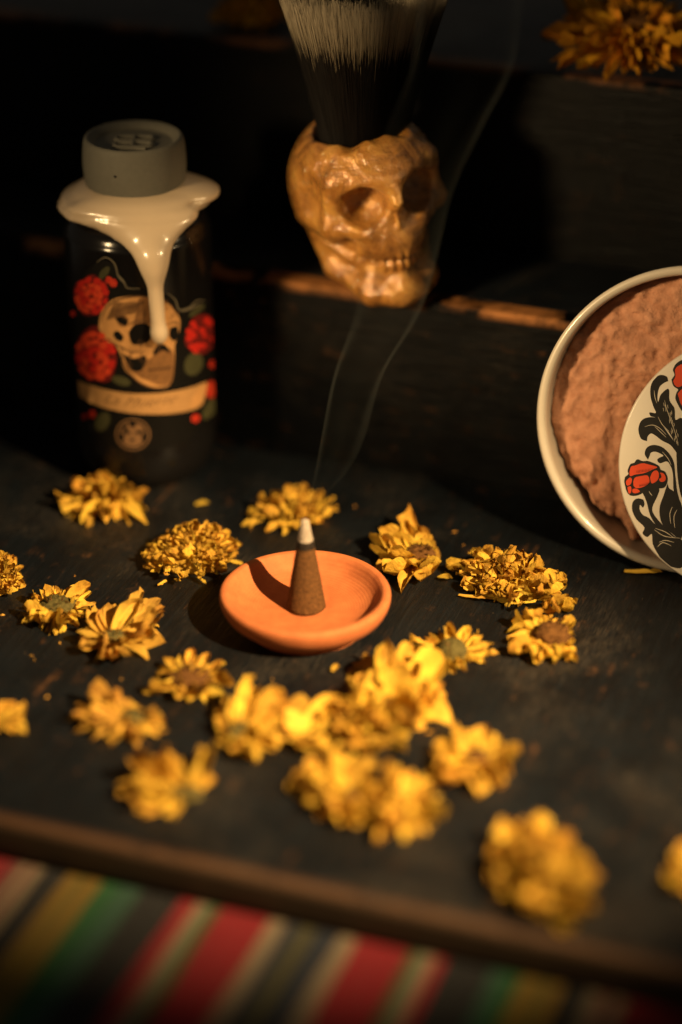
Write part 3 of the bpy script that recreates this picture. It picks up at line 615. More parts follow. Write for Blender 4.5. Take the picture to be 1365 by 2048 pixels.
# ------------------------------------------------------------------ black bottle with poured stopper
BX, BY, BR = -6.35, 10.05, 2.75
crumbs()
def bottle():
    e = empty('bottle', (BX, BY, 0))
    tag(e, 'black glass bottle with skull and roses label and cream dripping stopper', 'bottle')
    prof = [(0, 0.2), (1.2, 0.1), (1.65, 0.0), (1.95, 0.06), (2.30, 0.35), (2.58, 0.85), (2.71, 1.4), (2.75, 2.0), (2.75, 5), (2.75, 9.6), (2.72, 10.1), (2.55, 10.5), (2.2, 10.75), (1.6, 10.9), (1.2, 11.1), (1.15, 11.4)]
    V, Fc = lathe(smooth_profile(prof, 5), 112); obj('glass_body', V, Fc, M['glass'], e)
    # cream pour: a sheet over the shoulder that runs into one long drip
    (P, lo, s) = grid((-3.5, -3.7, 5.7), (3.6, 2.9, 12.6), 0.085)
    d = sd_ell(P, (0, 0.1, 11.25), (2.45, 2.4, 0.32))
    d = smin(d, sd_ell(P, (0, -0.1, 11.5), (2.0, 2.05, 0.5)), 0.7)
    d = smin(d, sd_ell(P, (-2.0, -0.5, 11.12), (0.75, 1.1, 0.20)), 0.6)
    d = smin(d, sd_ell(P, (2.28, -0.2, 11.48), (0.75, 0.9, 0.18)), 0.7)
    for k in range(7):                                       # the tongue that narrows into the drip
        t = k/6; y_ = -1.7-1.2*t**0.8; z_ = 11.2-1.5*t**1.3; hw = 1.8*(1-t)**1.35+0.34
        d = smin(d, sd_ell(P, (0.05+0.75*t**0.7, y_, z_), (hw, 0.36-0.03*t, 0.40)), 0.45)
    d = smin(d, sd_cap(P, (0.78, -2.90, 10.0), (0.90, -2.97, 7.1), 0.30, 0.265), 0.7)
    d = smin(d, sd_ell(P, (0.91, -2.97, 7.0), (0.315, 0.30, 0.42)), 0.15)
    V, Fc = surface_nets(d, lo, s)
    st = obj('poured_glaze', V, Fc, M['drip'], e)
    # grey stopper
    prof = [(1.70, 11.1), (1.78, 11.5), (1.86, 12.0), (1.90, 12.5), (1.88, 13.1), (1.83, 13.45), (1.76, 13.56), (1.68, 13.57), (1.58, 13.50), (1.46, 13.36), (1.34, 13.30), (0.0, 13.29)]
    V, Fc = lathe(smooth_profile(prof, 4), 96)
    cp = obj('stopper', V, Fc, M['capgrey'], e)
    # raised twin emblem inside the recessed top
    def tube(path, r, closed=True, n=8):
        VV, FF = [], []; m = len(path)
        for i in range(m):
            p0 = np.array(path[i-1] if closed or i else path[i]); p1 = np.array(path[(i+1) % m] if closed or i < m-1 else path[i])
            t = p1-p0; t = t/(np.linalg.norm(t)+1e-9); nn = np.array((-t[1], t[0], 0)); c = np.array(path[i])
            for k in range(n):
                a = 2*math.pi*k/n; VV.append(tuple(c+nn*r*math.cos(a)+np.array((0, 0, 1))*r*math.sin(a)))
        for i in range(m if closed else m-1):
            j = (i+1) % m
            for k in range(n): FF.append((i*n+k, i*n+(k+1) % n, j*n+(k+1) % n, j*n+k))
        return VV, FF
    for cyy in (-0.32, 0.36):
        path = []
        for i in range(40):
            a = 2*math.pi*i/40; c, s_ = math.cos(a), math.sin(a)
            path.append((0.68*math.copysign(abs(c)**0.45, c), cyy+0.25*math.copysign(abs(s_)**0.6, s_), 13.32))
        V, Fc = tube(path, 0.085); obj('raised_emblem', V, Fc, M['capgrey'], cp)
    V, Fc = tube([(0, -0.6, 13.33), (0, 0, 13.33), (0, 0.65, 13.33)], 0.08, False); obj('raised_emblem', V, Fc, M['capgrey'], cp)
    V, Fc = tube([(-0.5, -0.78, 13.32), (0, -0.66, 13.32), (0.5, -0.78, 13.32)], 0.07, False); obj('raised_emblem', V, Fc, M['capgrey'], cp)
    # pinhole blemish on the stopper side
    V, Fc = lathe([(0, 0.02), (0.05, 0.02), (0.07, 0.0)], 12)
    o = obj('pinhole', V, Fc, M['lb_black'], cp)
    a = R(-107); o.matrix_local = Matrix.Translation(Vector((1.885*math.cos(a), 1.885*math.sin(a), 12.65))*S) @ Matrix.Rotation(a, 4, 'Z') @ Matrix.Rotation(R(90), 4, 'Y')

    # ---- printed label: flat shapes wrapped on the glass, drawn in picture-sized units round (288, 690)
    el = R(23.5)
    def wrap(x, y, lift):
        rr = BR+0.012+lift
        xc = 285-0.0426*(1011-y)
        sx = max(-0.985, min(0.985, (x-xc)/52.2/BR)); yy = -BR*math.sqrt(1-sx*sx)
        z = 8.39+(592-y)/49.98-0.41*(yy+BR)
        th = math.asin(sx); return (rr*math.sin(th), -rr*math.cos(th), z)
    def sheet(poly, lift, name, m, parent, sub=9):
        """fill a closed picture polygon and bend it round the bottle"""
        bm = bmesh.new()
        vs_ = [bm.verts.new((x, y, 0)) for x, y in poly]
        try: bm.faces.new(vs_)
        except ValueError: pass
        bmesh.ops.triangulate(bm, faces=bm.faces[:])
        # slice in columns so the sheet follows the curve
        x0 = min(p[0] for p in poly); x1 = max(p[0] for p in poly)
        x = math.floor(x0/sub)*sub+sub
        while x < x1:
            bmesh.ops.bisect_plane(bm, geom=bm.verts[:]+bm.edges[:]+bm.faces[:], plane_co=(x, 0, 0), plane_no=(1, 0, 0)); x += sub
        bm.verts.index_update()
        V = [wrap(v.co.x, v.co.y, lift) for v in bm.verts]; Fc = [[v.index for v in f.verts][::-1] for f in bm.faces]
        bm.free(); return obj(name, V, Fc, m, parent)
    def merge(polys, lift, name, m, parent):
        VV, FF = [], []
        for poly in polys:
            bm = bmesh.new(); vs_ = [bm.verts.new((x, y, 0)) for x, y in poly]; bm.faces.new(vs_); bmesh.ops.triangulate(bm, faces=bm.faces[:])
            x1 = max(p[0] for p in poly); x = math.floor(min(p[0] for p in poly)/9)*9+9
            while x < x1:
                bmesh.ops.bisect_plane(bm, geom=bm.verts[:]+bm.edges[:]+bm.faces[:], plane_co=(x, 0, 0), plane_no=(1, 0, 0)); x += 9
            bm.verts.index_update()
            b = len(VV); VV += [wrap(v.co.x, v.co.y, lift) for v in bm.verts]; FF += [[b+v.index for v in f.verts][::-1] for f in bm.faces]; bm.free()
        return obj(name, VV, FF, m, parent)
    def ell(cx, cy, rx, ry, rot=0, n=18, wob=0, seed=0):
        out = []
        for i in range(n):
            a = 2*math.pi*i/n; q = 1+wob*mnoise.noise(Vector((math.cos(a)*1.5+seed, math.sin(a)*1.5, seed*3.7)))
            x, y = rx*math.cos(a)*q, ry*math.sin(a)*q
            out.append((cx+x*math.cos(rot)-y*math.sin(rot), cy+x*math.sin(rot)+y*math.cos(rot)))
        return out
    def stroke(pts, wd):
        out1, out2 = [], []
        for i in range(len(pts)):
            p0 = pts[max(0, i-1)]; p1 = pts[min(len(pts)-1, i+1)]
            tx, ty = p1[0]-p0[0], p1[1]-p0[1]; L = math.hypot(tx, ty)+1e-9
            ww = wd*(0.35+0.65*math.sin(math.pi*(i+0.5)/len(pts)))
            out1.append((pts[i][0]-ty/L*ww/2, pts[i][1]+tx/L*ww/2)); out2.append((pts[i][0]+ty/L*ww/2, pts[i][1]-tx/L*ww/2))
        return [ (out1[i], out1[i+1], out2[i+1], out2[i]) for i in range(len(pts)-1) ]
    def cr(pts, k=6): return smooth_profile(pts, k)
    lab = sheet([(148, 770), (150, 700), (152, 600), (170, 545), (205, 520), (232, 528), (246, 560), (262, 575), (300, 578), (336, 590), (352, 618), (385, 605), (398, 615), (414, 680), (424, 760), (424, 815), (400, 850), (372, 888), (330, 905), (270, 910), (215, 900), (180, 870), (155, 820)], 0.0, 'label', M['lb_black'], e)
    r = random.Random(5)
    def rose(cx, cy, rx, ry, cols, seed):
        rr = random.Random(seed)
        base = sheet(ell(cx, cy, rx, ry, 0, 26, 0.25, seed), 0.004, 'printed_rose', M[cols[2]], lab)
        A, B = [], []
        for ring, n in ((0.80, 12), (0.52, 9), (0.24, 5)):
            for i in range(n):
                a = 2*math.pi*(i+rr.uniform(-.2, .2))/n+ring*5
                pl = ell(cx+rx*ring*math.cos(a), cy+ry*ring*math.sin(a), rx*rr.uniform(.17, .26), ry*rr.uniform(.11, .17), a+math.pi/2+rr.uniform(-.3, .3), 10, 0.4, i+ring*9)
                (A if rr.random() < 0.5 else B).append(pl)
        merge(A, 0.010, 'rose_petals', M[cols[0]], lab); merge(B, 0.012, 'rose_petals', M[cols[1]], lab)
    rose(184, 592, 38, 40, ('lb_red', 'lb_red2', 'lb_dark'), 1)
    rose(191, 712, 46, 54, ('lb_red', 'lb_red2', 'lb_dark'), 2)
    rose(392, 672, 27, 42, ('lb_dark', 'lb_red', 'lb_dark'), 3)  # darker print colours stand in for shade on the label's right side
    rose(412, 786, 11, 18, ('lb_red2', 'lb_red', 'lb_dark'), 4)
    for i, (x, y, q) in enumerate([(220, 560, 7), (229, 566, 8), (143.5, 628, 6), (166, 840, 6), (183, 833, 8), (385, 843, 8), (414, 733, 8)]):
        rose(x, y, q, q*1.1, ('lb_red2', 'lb_red', 'lb_dark'), 20+i)
    merge([ell(211, 546, 15, 7, -0.9, 14), ell(243, 762, 20, 9, .3, 14), ell(380, 730, 17, 24, .2, 14), ell(384, 622, 18, 6, -.7, 14), ell(205, 848, 14, 22, .5, 14), ell(415, 820, 12, 30, .5, 14)], 0.004, 'printed_leaves', M['lb_leaf'], lab)
    out = []
    for pts in ([(196, 525), (214, 516), (231, 528), (238, 552), (250, 566), (256, 576), (280, 577)], [(240, 552), (248, 562), (253, 574)], [(330, 586), (345, 600), (352, 619), (370, 616), (384, 602), (398, 603)], [(356, 623), (372, 618), (392, 607)]):
        out += stroke(cr(pts), 3.0)
    merge(out, 0.006, 'printed_outline', M['lb_line'], lab)
    # skull print
    sk = sheet(cr([(199, 655), (204, 625), (225, 600), (255, 592), (290, 592), (325, 602), (350, 628), (354, 655), (345, 690), (345, 720), (342, 752), (332, 775), (305, 776), (275, 762), (250, 738), (243, 712), (232, 690), (212, 680), (199, 655)], 4)[:-1], 0.010, 'printed_skull', M['lb_bone'], lab)
    merge([cr(p, 4)[:-1] for p in ([(277, 596), (300, 594), (312, 600), (312, 640), (300, 646), (280, 650), (268, 650), (272, 625), (277, 596)],  # forehead patch paints the drip's cast shadow, the others are printed shading
          [(250, 714), (268, 722), (300, 715), (312, 694), (340, 700), (344, 735), (338, 768), (318, 772), (300, 764), (275, 752), (256, 736), (250, 714)],
          [(232, 632), (246, 628), (258, 638), (254, 652), (240, 650), (232, 632)])], 0.016, 'skull_shading_shadow', M['lb_bone2'], sk)
    merge([cr(p, 4)[:-1] for p in ([(258, 664), (270, 648), (292, 646), (302, 662), (294, 684), (266, 688), (258, 664)], [(336, 655), (348, 652), (351, 668), (344, 682), (335, 672), (336, 655)],
          [(304, 704), (314, 688), (328, 690), (336, 706), (322, 700), (308, 710), (304, 704)], [(228, 668), (236, 660), (248, 672), (244, 682), (234, 678), (228, 668)], [(232, 636), (246, 632), (256, 640), (252, 650), (240, 645), (232, 636)],
          [(246, 706), (268, 716), (288, 710), (292, 724), (280, 742), (262, 738), (246, 706)], [(296, 738), (318, 736), (338, 733), (338, 738), (316, 741), (298, 742), (296, 738)])], 0.020, 'skull_hollows', M['lb_black'], sk)
    teeth = [ell(288+8*i, 747-1.2*i+abs(i-3)*0.3, 3.0, 6.5, 0.06, 10) for i in range(7)]+[ell(296+7.5*i, 730-0.7*i, 2.9, 5, 0, 10) for i in range(6)]
    merge(teeth, 0.023, 'skull_teeth', M['lb_bone2'], sk)
    hat = []
    for i in range(26):
        x = 214+i*2.3; hat += stroke([(x, 640-(i*0.6)), (x+9, 622-i*0.5), (x+17, 604-i*0.1)], 1.0)
    for i in range(10): hat += stroke([(258+i*6, 690+2*math.sin(i)), (262+i*6, 698), (263+i*6, 708)], 1.1)
    for i in range(70):
        x = r.uniform(222, 338); y = r.uniform(604, 640) if r.random() < 0.45 else r.uniform(684, 762)
        if y > 684: x = r.uniform(254, 338)
        q = r.uniform(5, 13); hat += stroke([(x, y), (x+q*0.35, y-q*0.5), (x+q*0.6, y-q)], r.uniform(0.9, 1.8))
    for pts in ([(205, 640), (216, 614), (240, 598), (282, 592), (330, 604), (350, 632)], [(244, 694), (250, 730), (276, 762), (306, 776), (334, 774)], [(258, 650), (272, 641), (296, 642)], [(330, 648), (346, 644), (352, 652)], [(214, 676), (238, 690), (262, 702), (292, 702)]):
        hat += stroke(cr(pts), 3.2)
    merge(hat, 0.024, 'skull_hatching', M['lb_ink'], sk)
    # banner with its lettering
    top = cr([(152, 765), (175, 771), (215, 781), (265, 788), (320, 787), (370, 779), (404, 768)], 4); bot = cr([(398, 812), (382, 824), (330, 831), (268, 829), (215, 820), (180, 809), (156, 797)], 4)
    bn = sheet(top+bot, 0.012, 'banner', M['lb_banner'], lab)
    sheet(cr([(374, 822), (378, 800), (388, 783), (403, 770), (402, 792), (395, 813), (374, 822)], 4)[:-1], 0.018, 'banner_curl', M['lb_bone'], bn)
    def letters(txt, x0, y0, size, lift, name, m, parent, shear=0.5, sx=1.0, drop=0.0, thin=-0.01):
        cu = bpy.data.curves.new('lettering', 'FONT'); cu.body = txt; cu.size = size; cu.shear = shear; cu.offset = thin; cu.resolution_u = 3
        t = bpy.data.objects.new('lettering', cu); C.objects.link(t)
        dg = bpy.context.evaluated_depsgraph_get(); me = bpy.data.meshes.new_from_object(t.evaluated_get(dg))
        V = [(v.co.x*sx, v.co.y) for v in me.vertices]; Fc = [list(p.vertices) for p in me.polygons]
        bpy.data.objects.remove(t); bpy.data.curves.remove(cu); bpy.data.meshes.remove(me)
        xm = max(v[0] for v in V)
        VV = [wrap(x0+x, y0-y+drop*math.sin(math.pi*x/xm), lift) for x, y in V]
        return obj(name, VV, Fc, m, parent)
    letters('La Muerte', 206, 806, 27, 0.020, 'lettering', M['lb_ink'], bn, 0.55, 1.25, 9, -0.02*20)
    # seal below
    ring = ell(266, 873, 34, 33, 0, 32); inner = ell(266, 873, 31, 30, 0, 32)
    merge([(ring[i], ring[(i+1) % 32], inner[(i+1) % 32], inner[i]) for i in range(32)], 0.010, 'seal_ring', M['lb_seal'], lab)
    se = merge([ell(266, 873, 25, 26, 0, 24)], 0.010, 'seal', M['lb_seal'], lab)
    merge([ell(254, 868, 9, 3.6, .25, 12), ell(279, 868, 9, 3.6, -.2, 12), ell(246, 878, 4, 8, 0, 10), ell(287, 878, 4, 8, 0, 10), ell(265, 885, 4.5, 3.5, 0, 10), ell(252, 859, 4, 6, 0.3, 10), [(258, 846), (274, 846), (270, 858), (262, 858)]], 0.018, 'seal_mark', M['lb_black'], se)
bottle()

# ------------------------------------------------------------------ skull handled brush on the second step
def skull_brush():
    ROT = Matrix.Rotation(R(23), 3, 'Z')
    ctr = Vector((2.12, 10.75, H1))
    e = empty('skull_brush', ctr, ROT)
    tag(e, 'glossy amber skull handled brush with black and grey bristles on the second step', 'brush')
    (P, lo, s) = grid((-3.3, -3.6, -0.3), (3.3, 3.9, 7.2), 0.075)
    X, Y, Z = P
    A = [np.abs(X), Y, Z]                      # mirror symmetry
    d = sd_ell(P, (0, 0.4, 4.1), (2.75, 3.0, 2.75))
    d = smin(d, sd_ell(P, (0, -0.8, 5.2), (2.25, 1.75, 1.45)), 0.6)         # forehead
    d = smin(d, sd_ell(P, (0, -0.9, 3.0), (1.85, 1.55, 2.2)), 0.5)         # face
    d = smin(d, sd_ell(P, (0, 0.4, 1.6), (1.65, 1.8, 1.7)), 0.5)          # solid base under the cranium
    d = smin(d, sd_cap(A, (0.30, -2.35, 5.15), (1.80, -1.70, 5.30), 0.33, 0.36), 0.4)   # brow
    d = smin(d, sd_cap(A, (1.90, -1.65, 5.2), (2.10, -1.30, 3.9), 0.30, 0.36), 0.35)
    d = smin(d, sd_cap(A, (1.05, -2.25, 3.25), (2.05, -1.35, 3.45), 0.30, 0.42), 0.35)  # cheekbone
    d = smin(d, sd_cap(A, (2.05, -1.3, 3.45), (2.35, 0.4, 3.5), 0.30, 0.25), 0.5)      # zygomatic arch
    d = smin(d, sd_cap(A, (0.0, -2.45, 5.0), (0.0, -2.82, 4.3), 0.30, 0.26), 0.3)     # nose bone
    d = smin(d, sd_ell(P, (0, -2.0, 2.65), (1.2, 0.88, 0.85)), 0.35)      # maxilla
    # mandible
    d2 = sd_cap(A, (1.95, 0.5, 2.5), (1.62, 0.1, 1.25), 0.42, 0.48)
    d2 = smin(d2, sd_cap(A, (1.62, 0.1, 1.2), (0.95, -1.75, 0.70), 0.48, 0.58), 0.3)
    d2 = smin(d2, sd_cap(A, (0.95, -1.75, 0.70), (0.0, -2.25, 0.68), 0.58, 0.62), 0.4)
    d2 = smin(d2, sd_ell(P, (0, -2.42, 0.6), (0.95, 0.55, 0.58)), 0.3)
    d2 = smin(d2, sd_cap(A, (0.9, -1.75, 1.45), (0.0, -2.2, 1.45), 0.38, 0.40), 0.3)
    d = smin(d, d2, 0.22)
    # hollows
    d = smax(d, -sd_ell(A, (1.13, -2.45, 4.30), (0.90, 1.25, 0.80)), 0.16)
    d = smax(d, -sd_ell(A, (2.85, -0.9, 4.5), (0.42, 0.8, 0.75)), 0.5)
    d = smax(d, -sd_ell(A, (1.82, -1.85, 2.45), (0.48, 0.9, 0.62)), 0.25)
    d = smax(d, -sd_cap(A, (1.45, -1.3, 2.15), (2.4, 0.1, 2.85), 0.16, 0.10), 0.15)
    nose = sd_cap(A, (0.18, -3.0, 4.12), (0.40, -2.9, 3.48), 0.17, 0.29)
    d = smax(d, -nose, 0.08)
    d = smin(d, sd_cap(P, (0, -2.66, 4.3), (0, -2.70, 3.3), 0.09, 0.10), 0.05)       # septum
    d = smax(d, -sd_cap(A, (0, -3.0, 2.04), (1.4, -1.75, 2.12), 0.085, 0.13), 0.08)  # bite line
    # teeth
    for i in range(5):
        a = R(8+i*17); cx, cy = 1.06*math.sin(a), -1.92-0.86*math.cos(a)+0.05*i
        d = smin(d, sd_ell(A, (cx, cy+0.06, 2.30), (0.145, 0.17, 0.27)), 0.06)
        d = smin(d, sd_ell(A, (cx*0.93, cy+0.17, 1.80), (0.135, 0.16, 0.24)), 0.06)
    # carved wrinkles
    d = d+0.016*np.sin(X*3.1+1.2*np.sin(Z*2.1))*np.sin(Z*3.7+Y*1.9+np.sin(Y*2.3))+0.012*np.sin(X*9+Z*6)*np.sin(Z*8-Y*7)
    # socket for the hair, ragged rim
    d = smax(d, (Z-6.38)+0.10*np.sin(np.arctan2(Y, X)*5)+0.06*np.sin(np.arctan2(Y, X)*11), 0.12)
    d = smax(d, -(np.sqrt(X**2+(Y-0.2)**2)-1.70+ (6.4-Z)*0.5), 0.12)
    d = smax(d, -Z+0.02, 0.10)
    V, Fc = surface_nets(d, lo, s)
    ca, sa = math.cos(R(-9)), math.sin(R(-9)); dx_, dz_ = V[:, 0].copy(), V[:, 2]-4.6
    V[:, 0] = dx_*ca+dz_*sa; V[:, 2] = 4.6-dx_*sa+dz_*ca
    V[:, 2] -= np.sort(V[:, 2])[len(V)//400]; V[:, 2] = np.maximum(V[:, 2], 0)
    obj('skull_handle', V, Fc, M['bronze'], e)
    # bristles: a dark knot and some thousand single hairs
    z0, z1 = 5.6, 11.6
    V, Fc = lathe(smooth_profile([(1.3, 5.5), (1.45, 6.3), (1.7, 7.6), (1.9, 8.6), (1.75, 8.9), (0.8, 9.1), (0, 9.15)], 4), 48)
    hk = obj('bristle_core', [(x, y+0.2, z) for x, y, z in V], Fc, M['print_black'], e)
    r = random.Random(21); VV, FF, tip = [], [], []
    def rad(t): return 1.60+0.15*t+1.45*t**1.25
    nh = 11000
    for h in range(nh):
        a = r.uniform(0, 2*math.pi); q = 1-0.45*r.random()**1.6
        tmax = r.uniform(0.86, 1.0); off = r.gauss(0, 0.05)-(0.14 if r.random() < 0.012 else 0); wd = r.uniform(0.007, 0.014)
        da = r.uniform(-0.05, 0.05); base = len(VV)
        for k in range(6):
            t = tmax*k/5; rr = rad(t)*q+r.uniform(-0.01, 0.01); aa = a+da*t
            c = Vector((rr*math.cos(aa), rr*math.sin(aa)+0.2, z0+(z1-z0)*t))
            sd = Vector((-math.sin(aa+0.4), math.cos(aa+0.4), 0))*wd*(1-0.6*t)
            VV += [tuple(c-sd), tuple(c+sd)]
            tt = 0.5+((z0+(z1-z0)*t)-9.75)/3.0*1.0+off*2.2
            tip += [tt, tt]
        for k in range(5): FF.append((base+2*k, base+2*k+1, base+2*k+3, base+2*k+2))
    me = mesh('bristles', VV, FF)
    at = me.attributes.new('tip', 'FLOAT', 'POINT'); at.data.foreach_set('value', [min(1, max(0, t)) for t in tip])
    tag(link('bristles', me, M['hair'], e), kind='stuff')
skull_brush()

# ------------------------------------------------------------------ soap bowl and its lid, both leaning at the right
def frame_from_normal(az_deg, el_deg):
    a, e = R(az_deg), R(el_deg)
    n = Vector((math.cos(e)*math.cos(a), math.cos(e)*math.sin(a), math.sin(e)))
    x = Vector((0, 0, 1)).cross(n).normalized(); y = n.cross(x)
    return Matrix((x, y, n)).transposed()
def soap_bowl():
    Rm = frame_from_normal(-90-14, 12); Rb = 5.6
    y = Rm @ Vector((0, 1, 0)); c = Vector((13.45, 1.6, 0))+y*(Rb)
    c.z += 0.02
    e = empty('soap_bowl', c, Rm)
    tag(e, 'white ceramic bowl of pink brown soap propped up at the right', 'bowl')
    prof = [(0, -3.2), (4.2, -3.2), (4.6, -3.12), (4.95, -2.75), (5.2, -2.0), (5.36, -1.2), (5.42, -0.5), (5.50, -0.16), (5.6, 0.0), (5.58, 0.11), (5.48, 0.17), (5.35, 0.13), (5.27, 0.0), (5.24, -0.3), (5.18, -1.0), (5.05, -1.8), (4.6, -2.5), (4.0, -2.75), (0, -2.78)]
    V, Fc = lathe(smooth_profile(prof, 5), 128); obj('bowl', V, Fc, M['ceramic'], e)
    # soap: rough cake, crumbled away along the lower left
    V, Fc = [], []; nr, na = 70, 230
    for i in range(nr):
        q = i/(nr-1)
        for k in range(na):
            a = 2*math.pi*k/na
            dn = math.degrees(a) % 360
            gapf = max(0, 1-abs((dn-252))/62.0)                      # lower left sector is eaten away
            edge = 5.18-0.42*min(1, gapf*1.6)+0.45*gapf*mnoise.noise(Vector((math.cos(a)*7, math.sin(a)*7, 3)))
            rr = 5.22*q; x, yv = rr*math.cos(a), rr*math.sin(a)
            z = -0.42-0.22*(rr/5)**2-0.22*max(0, mnoise.noise(Vector((x*0.9+3, yv*0.9, 7))))-0.16*max(0, 0.16-abs(mnoise.noise(Vector((x*0.7, yv*1.1+4, 2)))))*6*max(0, mnoise.noise(Vector((x*.4, yv*.4, 12))))+0.10*mnoise.noise(Vector((x*0.8, yv*0.8, 1)))+0.13*mnoise.noise(Vector((x*2.3, yv*2.3, 5)))+0.10*mnoise.noise(Vector((x*5.5, yv*5.5, 9)))+0.05*mnoise.noise(Vector((x*11, yv*11, 4)))
            near = max(0, 1-abs(rr-edge)/1.1)*min(1, gapf*2.2+0.12)
            z += near*(0.75*mnoise.noise(Vector((x*1.9+7, yv*1.9, 2)))+0.30*mnoise.noise(Vector((x*4.1+7, yv*4.1, 2))))
            if rr > edge: z -= min(3, (rr-edge)*4.0)
            floor_ = -2.75
            V.append((x, yv, max(z, floor_-0.1)))
    for i in range(nr-1):
        for k in range(na):
            k2 = (k+1) % na; Fc.append((i*na+k, (i+1)*na+k, (i+1)*na+k2, i*na+k2))
    obj('soap_cake', V, Fc, M['soap'], e)
soap_bowl()

def lid():
    Rm = frame_from_normal(-90-12, 19); RL = 4.62
    y = Rm @ Vector((0, 1, 0)); c = Vector((15.3, -0.05, 0))+y*RL
    c.z += 0.03
    e = empty('bowl_lid', c, Rm)
    tag(e, 'white ceramic lid printed with red carnations and black leaves, leaning on the bowl', 'lid')
    prof = [(0, 0.0), (4.545, 0.0), (4.575, -0.012), (4.60, -0.04), (4.615, -0.09), (4.62, -0.20), (4.62, -0.30), (4.59, -0.38), (4.52, -0.43), (4.42, -0.45), (0, -0.45)]
    V, Fc = lathe(prof, 128); obj('disc', V, Fc, M['lid_ceramic'], e)
    def mp(x, y):          # drawing units -> cm on the lid
        px, py = 1200+x/3.94, 660+y/3.94
        return ((px-1501)/268*RL, (917-py)/268*RL)
    def add(polys, lift, name, m, parent, raw=False):
        VV, FF = [], []
        for poly in polys:
            pts = [(p if raw else mp(*p)) for p in poly]; b = len(VV)
            tri = tessellate_polygon([[Vector((p[0], p[1], 0)) for p in pts]])
            for px_, py_ in pts:
                kk = min(1.0, 4.54/max(1e-6, math.hypot(px_, py_)))
                VV.append((px_*kk, py_*kk, lift))
            for t in tri:
                A_, B_, C_ = [VV[b+i] for i in t]
                ar = (B_[0]-A_[0])*(C_[1]-A_[1])-(C_[0]-A_[0])*(B_[1]-A_[1])
                FF.append([b+i for i in (t if ar > 0 else t[::-1])])
        return obj(name, VV, FF, m, parent, smooth=False)
    def cl(pts, k=5): return smooth_profile(list(pts)+[pts[0]], k)[:-1]
    # small carnation
    flo = cl([(200, 1190), (225, 1165), (215, 1140), (232, 1085), (262, 1070), (285, 1040), (330, 1050), (370, 1045), (430, 1062), (465, 1080), (478, 1105), (515, 1120), (540, 1165), (540, 1210), (520, 1250), (470, 1262), (430, 1262), (370, 1290), (340, 1320), (300, 1338), (255, 1340), (225, 1315), (205, 1265), (195, 1225)])
    f1 = add([flo], 0.012, 'printed_carnation', M['print_black'], e)
    add([cl(p) for p in ([(230, 1150), (240, 1105), (275, 1090), (330, 1068), (390, 1075), (450, 1088), (425, 1105), (385, 1130), (340, 1150), (280, 1165), (240, 1182)],
        [(268, 1225), (280, 1190), (330, 1172), (380, 1165), (398, 1210), (380, 1240), (340, 1265), (300, 1275), (275, 1260)], [(400, 1180), (415, 1135), (445, 1115), (468, 1140), (465, 1185), (440, 1215), (415, 1222)],
        [(476, 1130), (505, 1135), (525, 1165), (520, 1195), (490, 1205), (475, 1185), (492, 1165)], [(210, 1225), (235, 1195), (255, 1205), (250, 1245), (225, 1262), (212, 1250)], [(225, 1275), (252, 1265), (258, 1310), (240, 1325)], [(268, 1285), (300, 1280), (328, 1300), (295, 1318), (270, 1312)])],
        0.020, 'carnation_petals', M['print_red'], f1)
    hs = []
    for i in range(12):
        x = 292+i*11; hs.append([(x-2, 1150-i*2.5), (x+2, 1149-i*2.5), (x-4+i*.4, 1122-i*2.5)])
    for i in range(9): hs.append([(322+i*9, 1262-i*3), (326+i*9, 1260-i*3), (318+i*9, 1238-i*3)])
    add(hs, 0.027, 'carnation_hatching', M['print_black'], f1)
    # big carnation, cut by the right side of the picture
    big = cl([(500, 370), (520, 330), (505, 290), (525, 240), (570, 205), (615, 210), (610, 170), (640, 130), (720, 110), (830, 120), (900, 170), (930, 240), (990, 270), (1010, 350), (970, 410), (990, 470), (950, 560), (890, 640), (800, 680), (720, 690), (660, 665), (610, 620), (575, 575), (545, 520), (550, 470), (560, 445), (520, 420)])
    f2 = add([big], 0.012, 'printed_carnation', M['print_black'], e)
    add([cl(p) for p in ([(515, 380), (530, 340), (522, 290), (545, 255), (590, 235), (625, 245), (605, 300), (620, 350), (600, 400), (560, 425), (530, 410)], [(560, 480), (590, 440), (650, 425), (700, 430), (720, 520), (690, 620), (660, 635), (620, 590), (590, 555), (575, 515)],
        [(625, 190), (660, 150), (740, 130), (820, 145), (830, 210), (760, 250), (680, 240), (640, 225)], [(635, 330), (660, 280), (740, 270), (800, 300), (790, 380), (720, 405), (650, 395)], [(840, 220), (900, 240), (970, 300), (985, 350), (930, 400), (850, 380), (820, 310)], [(740, 440), (820, 410), (930, 440), (950, 500), (890, 600), (800, 650), (730, 640), (740, 540)])],
        0.020, 'carnation_petals', M['print_red'], f2)
    hs = [[(580+i*3, 300+i*14), (582+i*3, 306+i*14), (622, 296+i*12)] for i in range(8)]+[[(640+i*9, 470), (645+i*9, 470), (640+i*7, 520+8*(i % 3))] for i in range(9)]
    add(hs, 0.027, 'carnation_hatching', M['print_black'], f2)
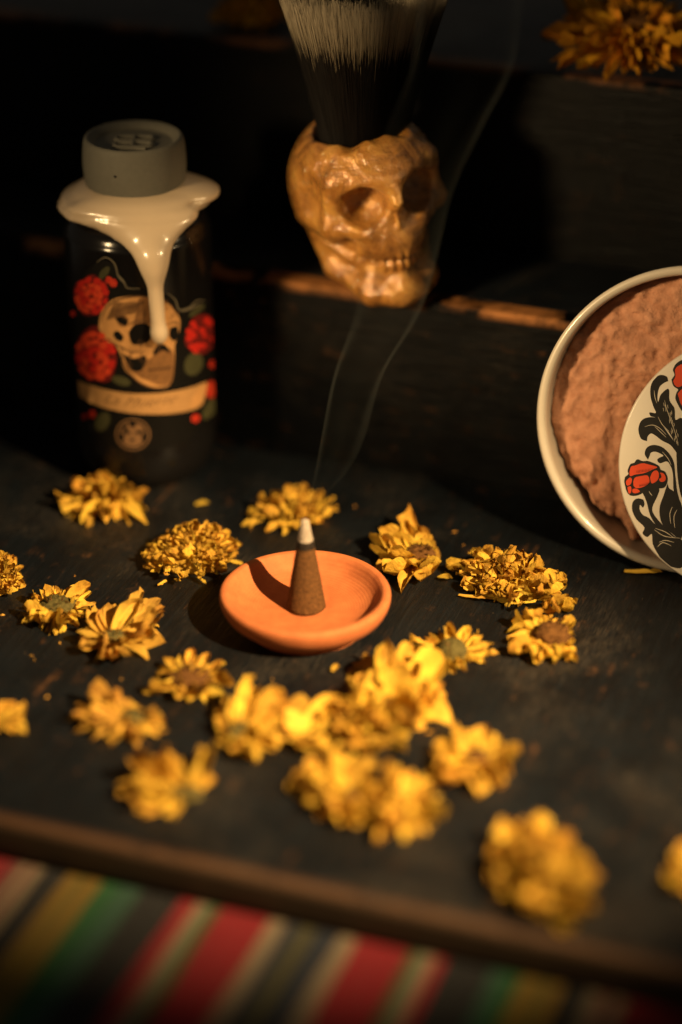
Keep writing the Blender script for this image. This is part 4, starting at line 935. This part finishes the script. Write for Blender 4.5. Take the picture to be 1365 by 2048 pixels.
    # black leaves
    leaves = [
        cl([(475, 385), (460, 350), (410, 340), (365, 370), (340, 440), (345, 520), (375, 600), (400, 650), (350, 650), (360, 680), (400, 690), (450, 740), (520, 800), (580, 900), (600, 1020), (620, 1150), (660, 1300), (700, 1300), (700, 820), (650, 700), (600, 672), (560, 690), (545, 600), (500, 540), (490, 460), (470, 450), (425, 500), (410, 560), (400, 500), (410, 440), (440, 405)], 4),
        cl([(350, 885), (300, 870), (272, 800), (285, 730), (330, 695), (400, 690), (460, 745), (520, 815), (590, 900), (600, 960), (540, 900), (470, 870), (415, 835), (375, 820), (350, 850)], 4),
        cl([(370, 1035), (340, 990), (355, 935), (410, 910), (480, 925), (540, 975), (580, 1040), (600, 1140), (625, 1260), (650, 1340), (600, 1270), (580, 1130), (550, 1060), (520, 1035), (470, 1055), (445, 1030), (460, 1010), (490, 990), (430, 965), (390, 975), (380, 1005)], 4),
        cl([(345, 1300), (400, 1262), (480, 1262), (470, 1330), (440, 1420), (460, 1480), (540, 1560), (640, 1640), (700, 1680), (700, 1720), (600, 1640), (500, 1580), (430, 1490), (390, 1380)], 4),
        cl([(375, 1400), (360, 1365), (310, 1360), (278, 1395), (280, 1460), (320, 1530), (390, 1590), (380, 1640), (420, 1668), (455, 1640), (470, 1720), (520, 1800), (580, 1870), (650, 1895), (720, 1890), (760, 1800), (740, 1690), (640, 1640), (560, 1600), (480, 1560), (420, 1510), (370, 1490), (340, 1450), (340, 1410), (365, 1430)], 4),
        cl([(545, 1210), (560, 1250), (620, 1290), (680, 1400), (700, 1560), (690, 1660), (620, 1620), (540, 1560), (505, 1480), (500, 1400), (520, 1320)], 4)]
    lv = add(leaves[:1], 0.007, 'printed_leaf', M['print_black'], e)
    for L_, lf in zip(leaves[1:], (0.0075, 0.009, 0.0085, 0.007, 0.010)): add([L_], lf, 'printed_leaf', M['print_black'], e)
    # pale veins
    def vein(pts, w0=5):
        p = smooth_profile(pts, 4); o1, o2 = [], []
        for i in range(len(p)):
            a = p[max(0, i-1)]; b = p[min(len(p)-1, i+1)]; tx, ty = b[0]-a[0], b[1]-a[1]; L = math.hypot(tx, ty)+1e-6; ww = w0*(0.25+0.75*math.sin(math.pi*(i+.5)/len(p)))
            o1.append((p[i][0]-ty/L*ww/2, p[i][1]+tx/L*ww/2)); o2.append((p[i][0]+ty/L*ww/2, p[i][1]-tx/L*ww/2))
        return [[o1[i], o1[i+1], o2[i+1], o2[i]] for i in range(len(p)-1)]
    vv = []
    rr = random.Random(3)
    for pts in ([(370, 470), (380, 520), (400, 570)], [(460, 540), (480, 600), (520, 690), (570, 800), (600, 880)], [(320, 770), (380, 750), (440, 770), (500, 820)], [(420, 680), (460, 740), (520, 790)], [(400, 760), (450, 800), (500, 840)],
                [(600, 1400), (585, 1460), (600, 1540)], [(640, 1420), (620, 1480), (635, 1570)], [(470, 1600), (540, 1640), (600, 1650), (690, 1650)], [(520, 1700), (570, 1680), (640, 1690)], [(510, 1740), (550, 1700), (620, 1720)], [(400, 1290), (415, 1310), (430, 1325)], [(480, 1590), (560, 1610), (640, 1655)], [(480, 960), (530, 1010), (560, 1060)]):
        vv += vein(pts)
    for i in range(26):
        x = 440+rr.uniform(0, 60)+i*4.5; y = 560+i*12+rr.uniform(-10, 10); vv += vein([(x, y), (x+4, y+14), (x+7, y+30)], 4)
    add(vv, 0.0145, 'leaf_veins', M['print_cream'], lv)
lid()

# ------------------------------------------------------------------ smoke: thin curling sheets of real scattering air
def smoke():
    m = bpy.data.materials.new('incense_smoke'); m.use_nodes = True; nt = m.node_tree
    nt.nodes.remove(nt.nodes['Principled BSDF'])
    pv = N(nt, 'ShaderNodeVolumePrincipled'); pv.inputs['Color'].default_value = (0.80, 0.90, 0.85, 1); pv.inputs['Density'].default_value = 9.0
    pv.inputs['Anisotropy'].default_value = 0.2
    nt.links.new(pv.outputs[0], nt.nodes['Material Output'].inputs['Volume'])
    # centre line of the plume, with the half width and swirl of the sheet
    path = [(0.0, -1.86, 4.06, 0.04), (0.35, -1.1, 4.4, 0.18), (0.9, 0.0, 4.95, 0.5), (1.3, 0.8, 5.8, 0.72), (1.85, 1.2, 8.1, 0.92), (2.9, 1.6, 10.6, 1.2), (3.45, 2.0, 14.3, 1.3), (4.3, 2.4, 16.5, 1.4), (5.2, 2.8, 18.5, 1.6), (5.5, 3.0, 21.0, 1.9), (5.9, 3.2, 24, 2.2)]
    q = smooth_profile(path, 8)
    V, Fc = [], []; na = 28; th = 0.045
    for i, (x, y, z, hw) in enumerate(q):
        ph = 0.35*math.sin(z*0.33)
        ring = []
        for k in range(na):
            a = math.pi*1.15*k/(na-1)-0.3+ph
            wob = 1+0.14*math.sin(2.1*a+z*0.5)
            ring.append((x+hw*wob*math.cos(a), y-0.8*hw*wob*math.sin(a)))
        for rr in (1.0, -1.0):
            for k in range(na):
                a = math.pi*1.15*k/(na-1)-0.3+ph; kk = (k+0.5)/na; t = th*(math.exp(-((kk-0.14)/0.09)**2)+0.55*math.exp(-((kk-0.52)/0.10)**2)+0.9*math.exp(-((kk-0.86)/0.08)**2))*(0.75+0.25*math.sin(z*1.1+kk*5))+0.011
                V.append((ring[k][0]+rr*t*math.cos(a), ring[k][1]-rr*t*math.sin(a)*0.8, z))
    n2 = 2*na
    def loop(i): return [i*n2+k for k in range(na)]+[i*n2+na+k for k in range(na-1, -1, -1)]
    for i in range(len(q)-1):
        a, b = loop(i), loop(i+1)
        for k in range(n2): k2 = (k+1) % n2; Fc.append((a[k], a[k2], b[k2], b[k]))
    for k in range(na-1):
        i0 = 0; i1 = (len(q)-1)*n2
        Fc.append((i0+k+1, i0+k, i0+na+k, i0+na+k+1)); Fc.append((i1+k, i1+k+1, i1+na+k+1, i1+na+k))
    o = obj('smoke', V, Fc, m)
    bm = bmesh.new(); bm.from_mesh(o.data); bmesh.ops.recalc_face_normals(bm, faces=bm.faces[:]); bm.to_mesh(o.data); bm.free()
    tag(o, 'thin grey ribbon of smoke rising from the incense cone', 'smoke', kind='stuff')
smoke()
